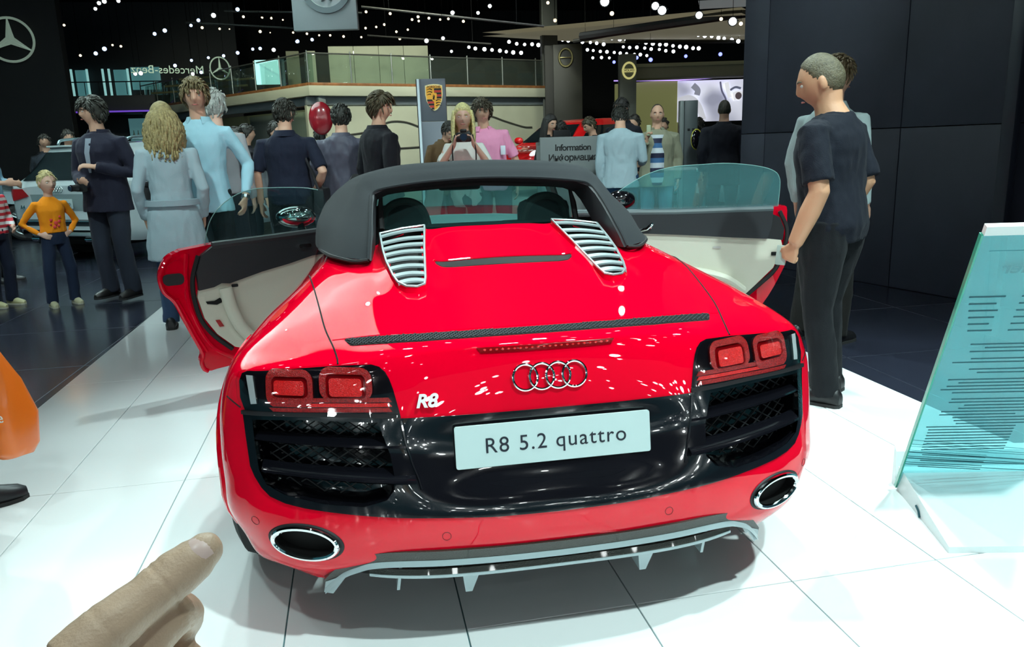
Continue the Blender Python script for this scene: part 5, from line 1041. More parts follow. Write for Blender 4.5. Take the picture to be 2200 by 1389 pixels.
mo = empty('desk_monitor', (1.92, 7.78, 1.34), R(10), 'dark monitor standing on the information desk', 'monitor'); MB().bb((0, 0, .08), (.22, .03, .14), .006).build('monitor_case', M_WBLK, mo); MB().tube([(0, 0, 0), (0, 0, .05)], .02, 8).build('monitor_foot', M_WBLK, mo)
o = MB().ball((0, 0, .02), (.03, .02, .02), 8, 6).build('red_lamp', mat('red_glow', (.8, .05, .03), .4, emit=(1, .08, .04), estr=1)); o.location = (2.17, 7.7, 1.36); tag(o, 'tiny red glowing light on the information desk', 'light')
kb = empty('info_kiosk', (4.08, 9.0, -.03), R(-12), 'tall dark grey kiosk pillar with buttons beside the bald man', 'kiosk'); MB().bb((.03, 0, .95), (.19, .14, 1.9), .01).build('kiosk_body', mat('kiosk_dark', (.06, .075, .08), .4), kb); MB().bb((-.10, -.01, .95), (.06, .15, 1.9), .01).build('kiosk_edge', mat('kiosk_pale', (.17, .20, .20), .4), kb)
for x in (0, .065): MB().bb((x, -.075, 1.50), (.035, .012, .03), .004).build('button', M_WBLK, kb)
wl = empty('display_wheel', (4.05, 8.62, 1.33), R(20), 'black and yellow round helmet-like display beside the kiosk', 'display'); MB().ball((0, 0, 0), (.09, .05, .13), 16, 10).build('black_shell', M_BLK, wl); MB().tube([(.092 * math.cos(a) + .012, .01, .132 * math.sin(a)) for a in [2 * math.pi * k / 24 for k in range(25)]], .012, 6, caps=False).build('yellow_rim', mat('yellow', (.5, .48, .05), .4), wl)
rb = empty('red_ball_sign', (-1.05, 9.3, 1.62), 0, 'glossy dark red round shape behind the leather jacket man', 'sign'); MB().ball((0, 0, .14), (.16, .07, .22), 18, 12).build('ball', mat('dark_red', (.25, .008, .015), .2, 0, 1), rb); MB().tube([(0, 0, -.08), (0, 0, -1.65)], .03, 8).build('stem', M_WBLK, rb)
# glass placard
pc = empty('glass_placard', (0, 0, 0), 0, 'tilted glass information board on a white wedge base at the right edge', 'placard')
B0 = Vector((1.452, .640, 0)); E_ = Vector((.979, -.202, 0)).normalized(); T0 = Vector((1.165, .014, 1.07)); Vv = (T0 - Vector((1.438, .629, 0))).normalized(); Nn = E_.cross(Vv).normalized(); LEN = 1.262; WID = .50
def pg(a, b, o=0): return B0 + E_ * a + Vv * b + Nn * o
def slab(name, a0, a1, b0, b1, t, m_, o=0):
    mb = MB(); q = [pg(a, b, o + k) for k in (0, t) for a, b in ((a0, b0), (a1, b0), (a1, b1), (a0, b1))]; mb.add(q, [(0, 1, 2, 3), (7, 6, 5, 4), (0, 4, 5, 1), (1, 5, 6, 2), (2, 6, 7, 3), (3, 7, 4, 0)]); return mb.build(name, m_, pc, smooth=False)
slab('glass_pane', 0, WID, .02, LEN - .03, .012, thin_glass('placard_glass', (.62, .90, .92), .7, .34, (.22, .68, .74)))
slab('pane_edge', -.006, 0, .02, LEN - .03, .014, mat('green_edge', (.01, .30, .20), .2, 0, .5)); slab('top_cap', 0, WID, LEN - .03, LEN, .016, mat('cap_white', (.8, .86, .85), .4))
M_PR = mat('placard_print', (.0, .06, .08), .6); rnd = random.Random(11)
TXM = Matrix((-E_, Vv, -Nn)).transposed().to_4x4()
def ptxt(body, size, a, b, **k):
    m = TXM.copy(); m.translation = pg(a, b, .0126); return text('lettering', body, size, M_PR, m, pc, depth=.0003, **k)
ptxt('R8 Spyder', .062, .215, 1.115, bold=.0012); slab('rule_line', .03, WID - .02, 1.175, 1.176, .0005, M_PR, .0124)
for k in range(34):
    b = .80 - k * .0165 if k < 24 else .80 - k * .0165
    a0 = .03 + .10 * rnd.random(); a1 = .30 + .15 * rnd.random()
    if k in (3, 6, 9, 15): continue
    slab('text_line', a0 if k < 26 else .04, a1 if k < 26 else .33, b, b + .005, .0004, M_PR, .0124)
for k in range(6): slab('text_line', .02 + .02 * k * .3, .10 + .03 * rnd.random(), 1.0 - k * .028, 1.0 - k * .028 + .006, .0004, M_PR, .0124); slab('text_line', .17, .32, 1.0 - k * .028, 1.0 - k * .028 + .005, .0004, M_PR, .0124)
M_PL = mat('placard_line', (.0, .07, .09), .5)
for k in range(14):                                                   # fan of dark lines at the foot
    b0 = .16 + .012 * k; b1 = .10 + .010 * k + .02 * rnd.random(); w_ = .002 + .004 * rnd.random() * (k < 8); a0 = .0 if k % 3 else .05; a1 = WID if k % 2 else .28
    f = lambda a: b0 + (b1 - b0) * a / WID
    mb = MB(); mb.add([pg(a0, f(a0), 0.0128), pg(a1, f(a1), 0.0128), pg(a1, f(a1) + w_, 0.0128), pg(a0, f(a0) + w_, 0.0128)], [(0, 1, 2, 3)]); mb.build('foot_line', M_PL, pc)
M_BASE = mat('placard_white', (.80, .84, .84), .35)
e2 = E_; f2 = Vector((-.202, -.979, 0)).normalized(); f2 = Vector((1.300, .175, 0)) - Vector((1.449, .640, 0)); 
Q = lambda a, b, z: Vector((1.452, .632, 0)) + e2 * a + f2 * b + Vector((0, 0, z))
sec = [(.015, .0), (.985, .0), (.985, .022), (.10, .092), (.015, .092)]
mb = MB(); n = len(sec); mb.add([Q(a, b, z) for a in (0, .62) for b, z in sec], [tuple(range(n))[::-1], tuple(range(n, 2 * n))] + [(i, (i + 1) % n, n + (i + 1) % n, n + i) for i in range(n)]); mb.build('wedge_base', M_BASE, pc, smooth=False)
mb = MB(); sec = [(-.10, .0), (-.03, .0), (-.05, .14), (-.10, .155)]; n = 4; mb.add([Q(a, b, z) for a in (0, .62) for b, z in sec], [tuple(range(n))[::-1], tuple(range(n, 2 * n))] + [(i, (i + 1) % n, n + (i + 1) % n, n + i) for i in range(n)]); mb.build('rear_fin', M_BASE, pc, smooth=False)
MB().tube([Q(-.003, .42, .03), Q(-.003, .47, .022), Q(-.003, .50, .004)], .004, 5).build('cable_hook', M_PR, pc)
# ------------------------------------------------------------------ background cars
def simple_car(root, L, W, prof, paint, roofcol=None, win=None, wheelr=.33, axle=(.85, 3.6), belt=.92):
    """body lofted from stations along its length (y forward): (y, half width, sill, belt, roof half width, roof z)"""
    rows = []
    for y, w_, zb, zs, wr2, zr in prof:
        rows.append([Vector(p) for p in ((w_ * .92, y, zb), (w_, y, zb + .12), (w_ * 1.01, y, (zb + zs) / 2), (w_ * .985, y, zs * .97), (w_ * .95, y, zs), (wr2 + (w_ * .95 - wr2) * .5, y, (zs + zr) / 2), (wr2, y, zr * .985), (wr2 * .8, y, zr), (0, y, zr + .01))])
    full_ = [r + [Vector((-p.x, p.y, p.z)) for p in r[-2::-1]] for r in rows]; S = bispline(full_, 3, 4)
    mb = MB(); vv = [p for r in S for p in r]; m_ = len(S[0]); kf = []
    for i in range(len(S) - 1):
        for j in range(m_ - 1):
            f = (i * m_ + j, i * m_ + j + 1, (i + 1) * m_ + j + 1, (i + 1) * m_ + j); c = sum((vv[k] for k in f), Vector()) / 4
            if abs(c.x) > W * .3 and any((c.y - a) ** 2 + (c.z - wheelr) ** 2 < (wheelr + .05) ** 2 for a in axle): continue
            kf.append(f)
    mb.add(vv, kf); n = m_; mb.add(S[0], [tuple(range(n))]); mb.add(S[-1], [tuple(range(n))[::-1]]); mb.build('body_shell', paint, root, smooth=45)
    for s in (1, -1):
        for a in axle: wheel(root, (s * (W / 2 - .13), a, wheelr), wheelr, .22)
    MB().box((0, L / 2, .28), (W * .8, L * .92, .12)).build('underbody', M_VOID, root)
    bv = BVHTree.FromPolygons(vv, [tuple(f) for f in kf] + [(0, i, i + 1) for i in range(1, n - 1)])
    return bv
def rear_panel(bv, name, poly, off, m_, root, step=.08):
    V, Fc = fill2d(dens(poly, .05), step); mb = MB(); P = []
    for x, z in V:
        h = bv.ray_cast(Vector((x, -2, z)), Vector((0, 1, 0))); P.append((h[0] if h[0] else Vector((x, .1, z))) + Vector((0, -off, 0)))
    mb.add(P, Fc); lp = dens(poly, .05); mb.build(name, m_, root, smooth=50)
def front_panel(bv, name, poly, off, m_, root):
    V, Fc = fill2d(dens(poly, .06), .1); mb = MB(); P = []
    for x, z in V:
        h = bv.ray_cast(Vector((x, 8, z)), Vector((0, -1, 0))); P.append((h[0] if h[0] else Vector((x, 3, z))) + Vector((0, off * .6, off)))
    mb.add(P, Fc); mb.build(name, m_, root, smooth=50)
def side_panel(bv, name, poly, off, m_, root, s=1):
    V, Fc = fill2d(dens(poly, .06), .1); mb = MB(); P = []
    for y, z in V:
        h = bv.ray_cast(Vector((s * 3, y, z)), Vector((-s, 0, 0))); P.append((h[0] if h[0] else Vector((s * .8, y, z))) + Vector((s * off, 0, 0)))
    mb.add(P, Fc); mb.build(name, m_, root, smooth=50)
M_WPAINT = mat('white_paint', (.68, .78, .80), .25, 0, 1); M_CARWIN = mat('car_window', (.010, .016, .018), .05, 0, 1)
wg = empty('estate_car', (-4.47, 9.30, -.03), R(-31), 'white estate car with roof rails seen from the rear behind the visitors', 'car'); wg.scale = (1.02, 1.02, 1.06)
WP = [(0, .80, .42, .94, .60, .955), (.04, .87, .36, .98, .62, 1.0), (.12, .90, .30, 1.0, .60, 1.10), (.42, .915, .26, 1.0, .58, 1.40), (.60, .92, .26, 1.0, .60, 1.45), (1.5, .92, .24, .99, .62, 1.49), (2.4, .92, .24, .98, .62, 1.485), (2.9, .92, .24, .97, .60, 1.42), (3.45, .92, .24, .96, .58, 1.10), (3.75, .92, .25, .93, .70, .97), (4.3, .88, .26, .82, .66, .85), (4.65, .75, .32, .70, .5, .72)]
bv = simple_car(wg, 4.7, 1.84, WP, M_WPAINT, axle=(.95, 3.75), wheelr=.34)
rear_panel(bv, 'rear_window', [(-.68, 1.03), (.68, 1.03), (.57, 1.37), (-.57, 1.37)], .012, M_CARWIN, wg)
rear_panel(bv, 'window_reflection', [(-.10, 1.05), (.45, 1.05), (.50, 1.34), (.18, 1.34)], .016, mat('pale_reflection', (.16, .32, .29), .15, 0, 1), wg) if False else None
for s in (1, -1):
    rear_panel(bv, 'tail_lamp', [(s * .845, .93), (s * .60, .93), (s * .50, .84), (s * .80, .78), (s * .85, .84)] if s > 0 else [(-.845, .93), (-.85, .84), (-.80, .78), (-.50, .84), (-.60, .93)], .024, M_LRED, wg, .03)
    rear_panel(bv, 'bumper_reflector', [(s * .78, .46), (s * .60, .46), (s * .60, .43), (s * .78, .43)], .016, M_LRED, wg)
    side_panel(bv, 'side_window', [(.62, 1.04), (1.25, 1.04), (1.25, 1.38), (.95, 1.38)], .010, M_CARWIN, wg, s); side_panel(bv, 'side_window', [(1.33, 1.04), (2.2, 1.04), (2.2, 1.41), (1.33, 1.39)], .010, M_CARWIN, wg, s); side_panel(bv, 'side_window', [(2.28, 1.03), (3.3, 1.03), (2.85, 1.37), (2.28, 1.40)], .010, M_CARWIN, wg, s)
    MB().tube(spline([(s * .60, .60, 1.47), (s * .62, .75, 1.53), (s * .63, 1.6, 1.555), (s * .63, 2.4, 1.54), (s * .61, 2.65, 1.48)], 5), .018, 8).build('roof_rail', mat('rail_alu', (.4, .55, .58), .3, .7), wg)
    MB().tube([(s * .55, -.01, .31), (s * .40, -.02, .31)], .035, 10).build('exhaust_tip', M_CHROME, wg)
    MB().bb((s * 1.02, 3.05, 1.02), (.2, .12, .13), .04).build('door_mirror', M_WPAINT, wg)
rear_panel(bv, 'bumper_cladding', [(-.89, .55), (.89, .55), (.86, .36), (-.86, .36)], .014, mat('cladding_grey', (.03, .04, .045), .5), wg); MB().bb((0, .0, .37), (1.1, .06, .05), .015).build('skid_strip', M_SILVER, wg); MB().bb((0, -.03, .53), (1.5, .03, .02), .008).build('bumper_trim', M_CHROME, wg)
rear_panel(bv, 'plate_recess', [(-.50, .86), (.50, .86), (.46, .66), (-.46, .66)], .006, mat('recess_grey', (.20, .26, .27), .5), wg)
MB().bb((0, -.03, .745), (.52, .012, .115), .004).build('number_plate', M_PLATE, wg); text('plate_lettering', 'A4 allroad quattro', .062, M_INK, face_mat((0, -.037, .745), (0, -1, 0)), wg, depth=.0005)
for k in range(4): MB().tube([(-.066 + .044 * k + .034 * math.cos(a), -.012, .915 + .034 * math.sin(a)) for a in [2 * math.pi * j / 24 for j in range(25)]], .005, 6, caps=False).build('ring_badge', M_CHROME, wg)
text('model_badge', 'A4', .075, M_CHROME, face_mat((-.66, -.012, .70), (0, -1, 0)), wg, depth=.004, bold=.001)
MB().bb((0, .47, 1.44), (1.1, .20, .025), .01).build('roof_spoiler', M_WPAINT, wg)
front_panel(bv, 'windscreen', [(-.66, 1.0), (.66, 1.0), (.52, 1.38), (-.52, 1.38)], .012, M_CARWIN, wg)
# silver car beyond the wagon
sv = empty('silver_car', (-10.0, 13.2, -.03), R(-80), 'silver car mostly hidden at the left edge behind the wagon', 'car')
CP = [(0, .70, .40, .80, .55, .82), (.08, .84, .30, .88, .60, .90), (.6, .90, .24, .92, .58, .98), (1.2, .90, .22, .92, .56, 1.32), (2.0, .90, .22, .92, .58, 1.38), (2.6, .90, .22, .90, .56, 1.28), (3.2, .90, .24, .86, .62, .92), (4.0, .86, .26, .76, .6, .78), (4.4, .66, .34, .62, .45, .64)]
bv = simple_car(sv, 4.4, 1.8, CP, mat('silver_paint', (.30, .42, .46), .25, .4, 1), axle=(.85, 3.5))
for s in (1, -1): side_panel(bv, 'side_window', [(1.0, .97), (2.95, .95), (2.5, 1.24), (1.3, 1.28)], .008, M_CARWIN, sv, s)
front_panel(bv, 'windscreen', [(-.62, .95), (.62, .95), (.48, 1.26), (-.48, 1.26)], .012, M_CARWIN, sv)
# red sports car beyond the desk
rc_ = empty('red_coupe', (5.45, 14.9, .42), R(125), 'small red coupe with bright headlamps beyond the information desk', 'car')
bv = simple_car(rc_, 4.3, 1.8, CP, mat('red_coupe_paint', (.75, .01, .012), .25, 0, 1), axle=(.85, 3.45))
for s in (1, -1):
    side_panel(bv, 'side_window', [(1.0, .97), (2.95, .95), (2.5, 1.24), (1.3, 1.28)], .008, M_CARWIN, rc_, s); MB().ball((s * .62, 4.02, .70), (.13, .16, .12), 12, 8).build('headlamp', mat('headlamp_lit', (.8, .88, .9), .1, emit=(.85, .95, 1), estr=.8), rc_); MB().ball((s * .97, 2.85, 1.0), (.12, .07, .07), 10, 8).build('door_mirror', MATS['red_coupe_paint'], rc_)
front_panel(bv, 'windscreen', [(-.62, .95), (.62, .95), (.48, 1.26), (-.48, 1.26)], .012, M_CARWIN, rc_)
pd = MB().bb((3.75, 13.7, .195), (4.9, 2.4, .44), .02, R(35)).build('car_podium', mat('podium_pale', (.4, .42, .38), .5)); tag(pd, 'low pale podium carrying the red coupe', 'podium')
wc = empty('white_car', (5.0, 11.2, -.03), R(-78), 'white car with dark windows behind the kiosk and the bald man', 'car'); wc.scale = (1, 1, 1.16)
bv = simple_car(wc, 4.3, 1.8, CP, M_WPAINT, axle=(.85, 3.45))
for s in (1, -1): side_panel(bv, 'side_window', [(1.0, .97), (2.95, .95), (2.5, 1.24), (1.3, 1.28)], .008, M_CARWIN, wc, s)
front_panel(bv, 'windscreen', [(-.62, .95), (.62, .95), (.48, 1.26), (-.48, 1.26)], .012, M_CARWIN, wc)
br = MB(); br.tube([(3.6, 9.6, .88), (5.2, 9.2, .88)], .025, 8); 
br = br.build('barrier_rail', mat('rail_white', (.5, .56, .55), .4)); tag(br, 'pale horizontal barrier rail in front of the white car', 'rail')
for x, y in ((3.6, 9.6), (5.2, 9.2)): MB().tube([(x, y, -.03), (x, y, .88)], .02, 8).build('rail_post', MATS['rail_white'], br)
def stripes(name, cols, period, axis='Z', rough=.8):
    """horizontal knitted stripes along the height of the garment; cols = [(share, colour)]"""
    m = mat(name, cols[0][1], rough); nt = m.node_tree; b = nt.nodes['Principled BSDF']
    tc = nt.nodes.new('ShaderNodeTexCoord'); sp = nt.nodes.new('ShaderNodeSeparateXYZ'); d = nt.nodes.new('ShaderNodeMath'); d.operation = 'DIVIDE'; d.inputs[1].default_value = period
    fr = nt.nodes.new('ShaderNodeMath'); fr.operation = 'FRACT'; rp = nt.nodes.new('ShaderNodeValToRGB'); rp.color_ramp.interpolation = 'CONSTANT'
    e = rp.color_ramp.elements; p = 0
    for i, (sh, c) in enumerate(cols):
        el = e[i] if i < len(e) else e.new(p)
        el.position = p; el.color = (*c, 1); p += sh
    L = nt.links.new; L(tc.outputs['Object'], sp.inputs[0]); L(sp.outputs['Z'], d.inputs[0]); L(d.outputs[0], fr.inputs[0]); L(fr.outputs[0], rp.inputs[0]); L(rp.outputs['Color'], b.inputs['Base Color']); return m
def child(o, root, s):
    """hang a mesh modelled in the person's unit frame on that person"""
    o.parent = root; o.scale = (s, s, s); return o
def camera_thing(label, loc, rz, sc=1.0, strap=None):
    g = empty('photo_camera', loc, rz, label, 'camera'); m1 = mat('camera_black', (.012, .012, .013), .35)
    MB().bb((0, 0, 0), (.135 * sc, .06 * sc, .085 * sc), .012).bb((0, .0, .055 * sc), (.06 * sc, .055 * sc, .03 * sc), .01).build('camera_body', m1, g)
    MB().lathe([(.036 * sc, 0), (.038 * sc, .02), (.034 * sc, .05), (.036 * sc, .075 * sc + .01)], 20, (0, -.03 * sc, 0), 'Y').build('lens_barrel', m1, g)
    MB().lathe([(.029 * sc, 0), (.0285 * sc, .003)], 20, (0, -.03 * sc - .084, 0), 'Y').build('lens_glass', mat('lens_glass', (.02, .03, .06), .03, 0, 1), g)
    MB().lathe([(.012, 0), (.012, .012)], 12, (.045 * sc, 0, .043 * sc)).build('shutter_dial', mat('dial', (.1, .1, .1), .4), g)
    if strap: MB().tube(spline(strap, 6), .006, 6, flat=2.2).build('neck_strap', mat('strap_black', (.012, .016, .02), .7), g)
    return g
NAVY = (.010, .012, .022); BLACK = (.008, .008, .010)
# --- the man beside the car
big, HT, A, s = person('heavyset man in black t-shirt and dark jeans beside the open right car door', 1.80, 1.70, -112, 1.69, 'tan', 'crew', (.10, .085, .05), topkind='tee', tcol=(.007, .009, .016), sleeve=.44, hem=.86, bcol=(.008, .009, .011), scol=(.008, .008, .009),
    arms={'L': ((-.30, -.05, 1.10), (-.315, .05, .85)), 'R': ((.25, -.06, 1.12), (.24, .10, .88))}, hands={'L': {'d': (.05, .35, -.9), 'n': (1, .1, -.1), 'curl': 1.15}, 'R': {'curl': .8}}, head=(24, 14), lean=4, stance=.12, stride=.10, w=1.36, hsz=1.16, vox=.0085, fold=1.3)
tx = text('shirt_print', 'STAFF', .05, mat('print_yellow', (.5, .45, .2), .6), Matrix.Identity(4), big, depth=.0005) if False else None
ph = MB().bb((0, 0, 0), (.012, .05, .095), .004).build('mobile_phone', mat('phone_pale', (.35, .42, .38), .3)); ph.location = on_person(big, (-.30, .125, .785), s); ph.rotation_euler = (0, .2, big.rotation_euler.z); tag(ph, 'pale phone gripped in the fist of the man beside the car', 'phone')
person('man in white shirt and dark trousers half hidden behind the heavyset man', 2.48, 2.84, 150, 1.83, 'fair', 'short', (.14, .10, .05), topkind='shirt', tcol=(.42, .52, .52), hem=.86, under='collar', bcol=(.010, .010, .009), head=(-12, 0), vox=.012, w=.98, z0=-.03)
# --- left group
coat, HT, A, s = person('woman with wavy blond hair in belted pale grey coat seen from behind', -1.936, 4.537, 176, 1.70, 'fair', 'wavy', (.34, .27, .12), topkind='coat', tcol=(.36, .47, .52), bcol=(.03, .06, .12), scol=(.012, .012, .014), female=True,
    arms={'R': ((.235, -.06, 1.10), (.215, .06, .88)), 'L': ((-.235, -.06, 1.10), (-.215, .06, .88))}, head=(6, 4), vox=.010)
mb = MB(); rg = []
for k in range(33):
    q = 2 * math.pi * k / 32; c, sn = math.cos(q), math.sin(q); rg.append([Vector(((.205 + e) * c * .95, (.158 + e) * sn, 1.00 + dz)) for e, dz in ((0, -.025), (.012, -.022), (.012, .022), (0, .025))])
mb.rings(rg, caps=False); child(mb.build('belt', cloth((.33, .43, .48))), coat, s)
blue, HT, A, s = person('tall young man in light blue shirt facing the camera beside the woman in grey coat', -1.755, 4.897, -18, 1.90, 'fair', 'mid', (.17, .13, .06), topkind='shirt', tcol=(.34, .58, .68), sleeve=.95, hem=.80, under='collar', bcol=(.008, .009, .012),
    arms={'L': ((-.31, -.07, 1.14), (-.30, .06, .90)), 'R': ((.27, -.03, 1.12), (.25, .08, .88))}, head=(14, 2), vox=.010)
_, e, wr = A[-1]; wd = (wr - e).normalized(); child(MB().tube([wr - wd * .012, wr + wd * .012], .032, 14).build('watch', mat('watch_steel', (.3, .32, .34), .25, .9)), blue, s)
person('grey-haired person hidden behind the tall man in the light blue shirt', -1.74, 5.55, 160, 1.86, 'pale', 'thick', (.42, .43, .40), topkind='shirt', tcol=(.35, .36, .38), vox=.014)
jk, HT, A, s = person('dark-haired man in navy jacket in profile holding a camera by the white wagon', -2.90, 6.155, -42, 1.86, 'fair', 'thick', (.035, .035, .028), topkind='jacket', tcol=(.014, .014, .028), hem=.78, bcol=(.022, .026, .040), scol=(.012, .011, .011),
    arms={'L': ((-.30, -.02, 1.10), (-.10, .20, 1.17)), 'R': ((.27, .0, 1.10), (.03, .22, 1.02))}, hands={'L': {'d': (.7, .6, .15), 'n': (.2, -.4, -1), 'curl': .6}, 'R': {'d': (-.6, .7, .1), 'n': (-.5, -.2, .8), 'curl': .5}}, head=(-40, 0), vox=.010, w=1.1)
child(MB().grid([[(-.030, .122, 1.41), (.030, .122, 1.41)], [(-.026, .161, 1.29), (.026, .161, 1.29)], [(-.022, .159, 1.20), (.022, .159, 1.20)], [(-.012, .153, 1.12), (.012, .153, 1.12)]]).build('shirt_front', cloth((.26, .30, .36))), jk, s)
camera_thing('black camera held at the waist of the man in navy jacket', on_person(jk, (.0, .28, 1.0), s), jk.rotation_euler.z + math.pi * .93, .85)
g = empty('camera_bag', on_person(jk, (-.28, -.20, .86), s), jk.rotation_euler.z, 'black padded camera bag on the hip of the man in navy jacket', 'bag')
MB().bb((0, 0, .05), (.14, .24, .20), .04).build('bag_body', mat('bag_black', (.010, .010, .013), .7, bump=.2), g); MB().bb((-.01, .0, .155), (.15, .25, .05), .02).build('bag_flap', MATS['bag_black'], g); MB().bb((-.075, -.06, .02), (.012, .012, .06), .004).build('bag_tag', mat('yellow_tag', (.6, .55, .1), .5), g)
g2 = empty('lens_pouch', on_person(jk, (-.26, -.30, .62), s), jk.rotation_euler.z, 'small black lens pouch below the camera bag', 'bag'); MB().lathe([(.05, 0), (.06, .03), (.06, .15), (.045, .17)], 16).build('pouch_body', MATS['bag_black'], g2); MB().lathe([(.062, .15), (.062, .175), (.02, .185)], 16).build('pouch_lid', MATS['bag_black'], g2)
girl, HT, A, s = person('small blond girl in orange top with hands on her hips', -3.374, 6.051, 16, 1.21, 'pale', 'updo', (.50, .42, .20), topkind='shirt', tcol=(.82, .26, .008), sleeve=.97, hem=.98, bcol=(.012, .020, .045), scol=(.42, .40, .26), kid=True, w=.92,
    arms={'R': ((.34, -.10, 1.13), (.185, .05, .985)), 'L': ((-.32, -.10, 1.13), (-.19, .02, .985))}, hands={'R': {'d': (-.7, .5, -.3), 'n': (-.5, -.6, 0)}, 'L': {'d': (.7, .5, -.3), 'n': (.5, -.6, 0)}}, head=(8, 3), stance=.13, stride=.05, vox=.010, z0=-.03)
mb = MB()
for k, (dx, dz, r_) in enumerate(((-.05, 1.17, .02), (.0, 1.13, .026), (.045, 1.15, .02), (.06, 1.21, .016), (-.02, 1.08, .022), (.03, 1.09, .018), (-.06, 1.11, .014))): mb.cur = k % 2; mb.ball((-dx, .150 - abs(dx) * .25, dz), (r_, .006, r_), 8, 5)
child(mb.build('flower_print', [mat('print_red', (.7, .05, .05), .6), mat('print_grey', (.45, .5, .4), .6)]), girl, s)
ST = stripes('red_white_knit', [(.5, (.62, .64, .66)), (.5, (.45, .015, .03))], .055)
person('child in red and white striped jumper at the left edge beside the girl', -3.95, 6.20, 40, 1.30, 'pale', 'mid', (.2, .14, .07), topkind='shirt', tmat=ST, sleeve=.95, hem=.88, bcol=(.010, .014, .030), scol=(.35, .33, .18), kid=True, arms={'L': ((-.27, -.03, 1.12), (-.10, .22, 1.0))}, vox=.012, z0=-.03)
person('visitor in light blue shirt behind the striped child at the left edge', -4.62, 7.75, 60, 1.78, 'fair', 'short', (.07, .05, .03), topkind='shirt', tcol=(.30, .50, .62), sleeve=.9, hem=.86, bcol=(.01, .01, .014), arms={'R': ((.26, .0, 1.12), (.12, .25, 1.10)), 'L': ((-.26, .0, 1.12), (-.08, .27, 1.08))}, vox=.014, z0=-.03)
polo, HT, A, s = person('man in navy polo shirt and glasses seen from behind', -1.167, 5.589, 165, 1.78, 'fair', 'short', (.025, .024, .018), topkind='tee', tcol=(.010, .013, .028), sleeve=.46, hem=.84, under='collar', bcol=(.008, .009, .012),
    arms={'R': ((.33, -.10, 1.12), (.22, .10, .97)), 'L': ((-.27, -.04, 1.12), (-.28, .03, .86))}, head=(-28, 0), vox=.010, w=1.12)
mb = MB()
for sg in (1, -1):
    mb.tube([HT @ Vector((sg * .031 + .021 * math.cos(q), .098, .004 + .017 * math.sin(q))) for q in [2 * math.pi * k / 16 for k in range(17)]], .0016, 5, caps=False); mb.tube([HT @ Vector((sg * .052, .096, .008)), HT @ Vector((sg * .082, .06, .010)), HT @ Vector((sg * .084, -.01, .006))], .0018, 5)
child(mb.build('glasses', mat('glasses_frame', (.3, .3, .3), .3, .8)), polo, s)
g = empty('shoulder_bag', on_person(polo, (.27, .06, .80), s), polo.rotation_euler.z, 'black shoulder bag at the side of the man in navy polo shirt', 'bag'); MB().bb((0, 0, .06), (.10, .30, .24), .03).build('bag_body', MATS['bag_black'], g)
MB().tube(spline([(0, -.13, .16), (-.10, -.11, .45), (-.30, -.10, .78), (-.34, .02, .80), (-.22, .12, .55), (-.02, .13, .17)], 5), .012, 6, flat=.4).build('bag_strap', MATS['bag_black'], g)
person('man in shiny grey leather jacket and light jeans seen from behind', -.684, 5.938, 172, 1.75, 'fair', 'short', (.022, .022, .018), topkind='jacket', tcol=(.075, .075, .105), rough=.38, hem=.80, bcol=(.24, .44, .62), arms={'L': ((-.29, -.05, 1.12), (-.28, .02, .86)), 'R': ((.29, -.05, 1.12), (.28, .05, .90))}, hands={'L': {'curl': 1.0}}, head=(-8, 6), vox=.010, w=1.05, fold=1.6)
person('man in long black jacket looking back over his shoulder', -.338, 5.352, 118, 1.80, 'fair', 'thick', (.07, .055, .028), topkind='jacket', tcol=(.008, .008, .012), hem=.62, bcol=(.008, .008, .010), head=(-48, 4), vox=.010, w=1.08)
# --- centre group
person('man in brown jacket bending over his phone in front of the pylon', .482, 8.3, 30, 1.72, 'fair', 'short', (.02, .017, .013), topkind='jacket', tcol=(.075, .042, .018), hem=.78, bcol=(.012, .014, .03), arms={'R': ((.27, .02, 1.10), (.10, .28, 1.06)), 'L': ((-.27, .02, 1.10), (-.08, .28, 1.04))}, head=(0, 38), lean=8, vox=.012, z0=-.03)
bl, HT, A, s = person('long-haired blonde woman in white top photographing with a camera at her face', .386, 5.10, 0, 1.68, 'pale', 'straight', (.72, .66, .30), topkind='tee', tcol=(.78, .80, .76), sleeve=.30, hem=.84, bcol=(.03, .04, .07), female=True,
    arms={'R': ((.25, .10, 1.16), (.085, .235, 1.40)), 'L': ((-.25, .10, 1.16), (-.085, .235, 1.40))}, hands={'R': {'d': (-.3, .4, .8), 'n': (-.9, .2, .1), 'curl': .75}, 'L': {'d': (.3, .4, .8), 'n': (.9, .2, .1), 'curl': .75}}, vox=.010, w=.86)
camera_thing('black camera with hanging strap held up by the blonde woman', on_person(bl, (0, .275, 1.455), s), bl.rotation_euler.z + math.pi, .95, [(.075, .02, .02), (.10, .04, -.12), (.085, .05, -.30), (.04, .05, -.40), (0, .05, -.42), (-.04, .05, -.40), (-.085, .05, -.30), (-.10, .04, -.12), (-.075, .02, .02)])
g = empty('draped_jacket', on_person(bl, (.24, .06, .95), s), bl.rotation_euler.z, 'pale grey jacket draped over the arm of the blonde woman', 'jacket')
mb = MB(); mb.tube([(0, 0, .16), (.03, .02, .05), (.07, .0, -.10), (.10, 0, -.25)], [.05, .07, .085, .09], 12, flat=.6); me = remesh(mb, .012, 3); wrinkle(me, .012, 12, 3, .4); mobj('jacket_cloth', me, cloth((.42, .42, .40)), g)
pk, HT, A, s = person('dark-haired man in pink polo shirt leaning towards the blonde woman', .84, 6.44, 4, 1.80, 'fair', 'thick', (.045, .035, .02), topkind='tee', tcol=(.78, .30, .48), sleeve=.44, hem=.84, under='collar', bcol=(.05, .06, .09), tilt=9, head=(6, 4), vox=.010, w=1.05)
child(MB().bb((-.10, .135, 1.24), (.05, .012, .09), .004).build('badge', mat('badge_white', (.7, .75, .85), .4)), pk, s)
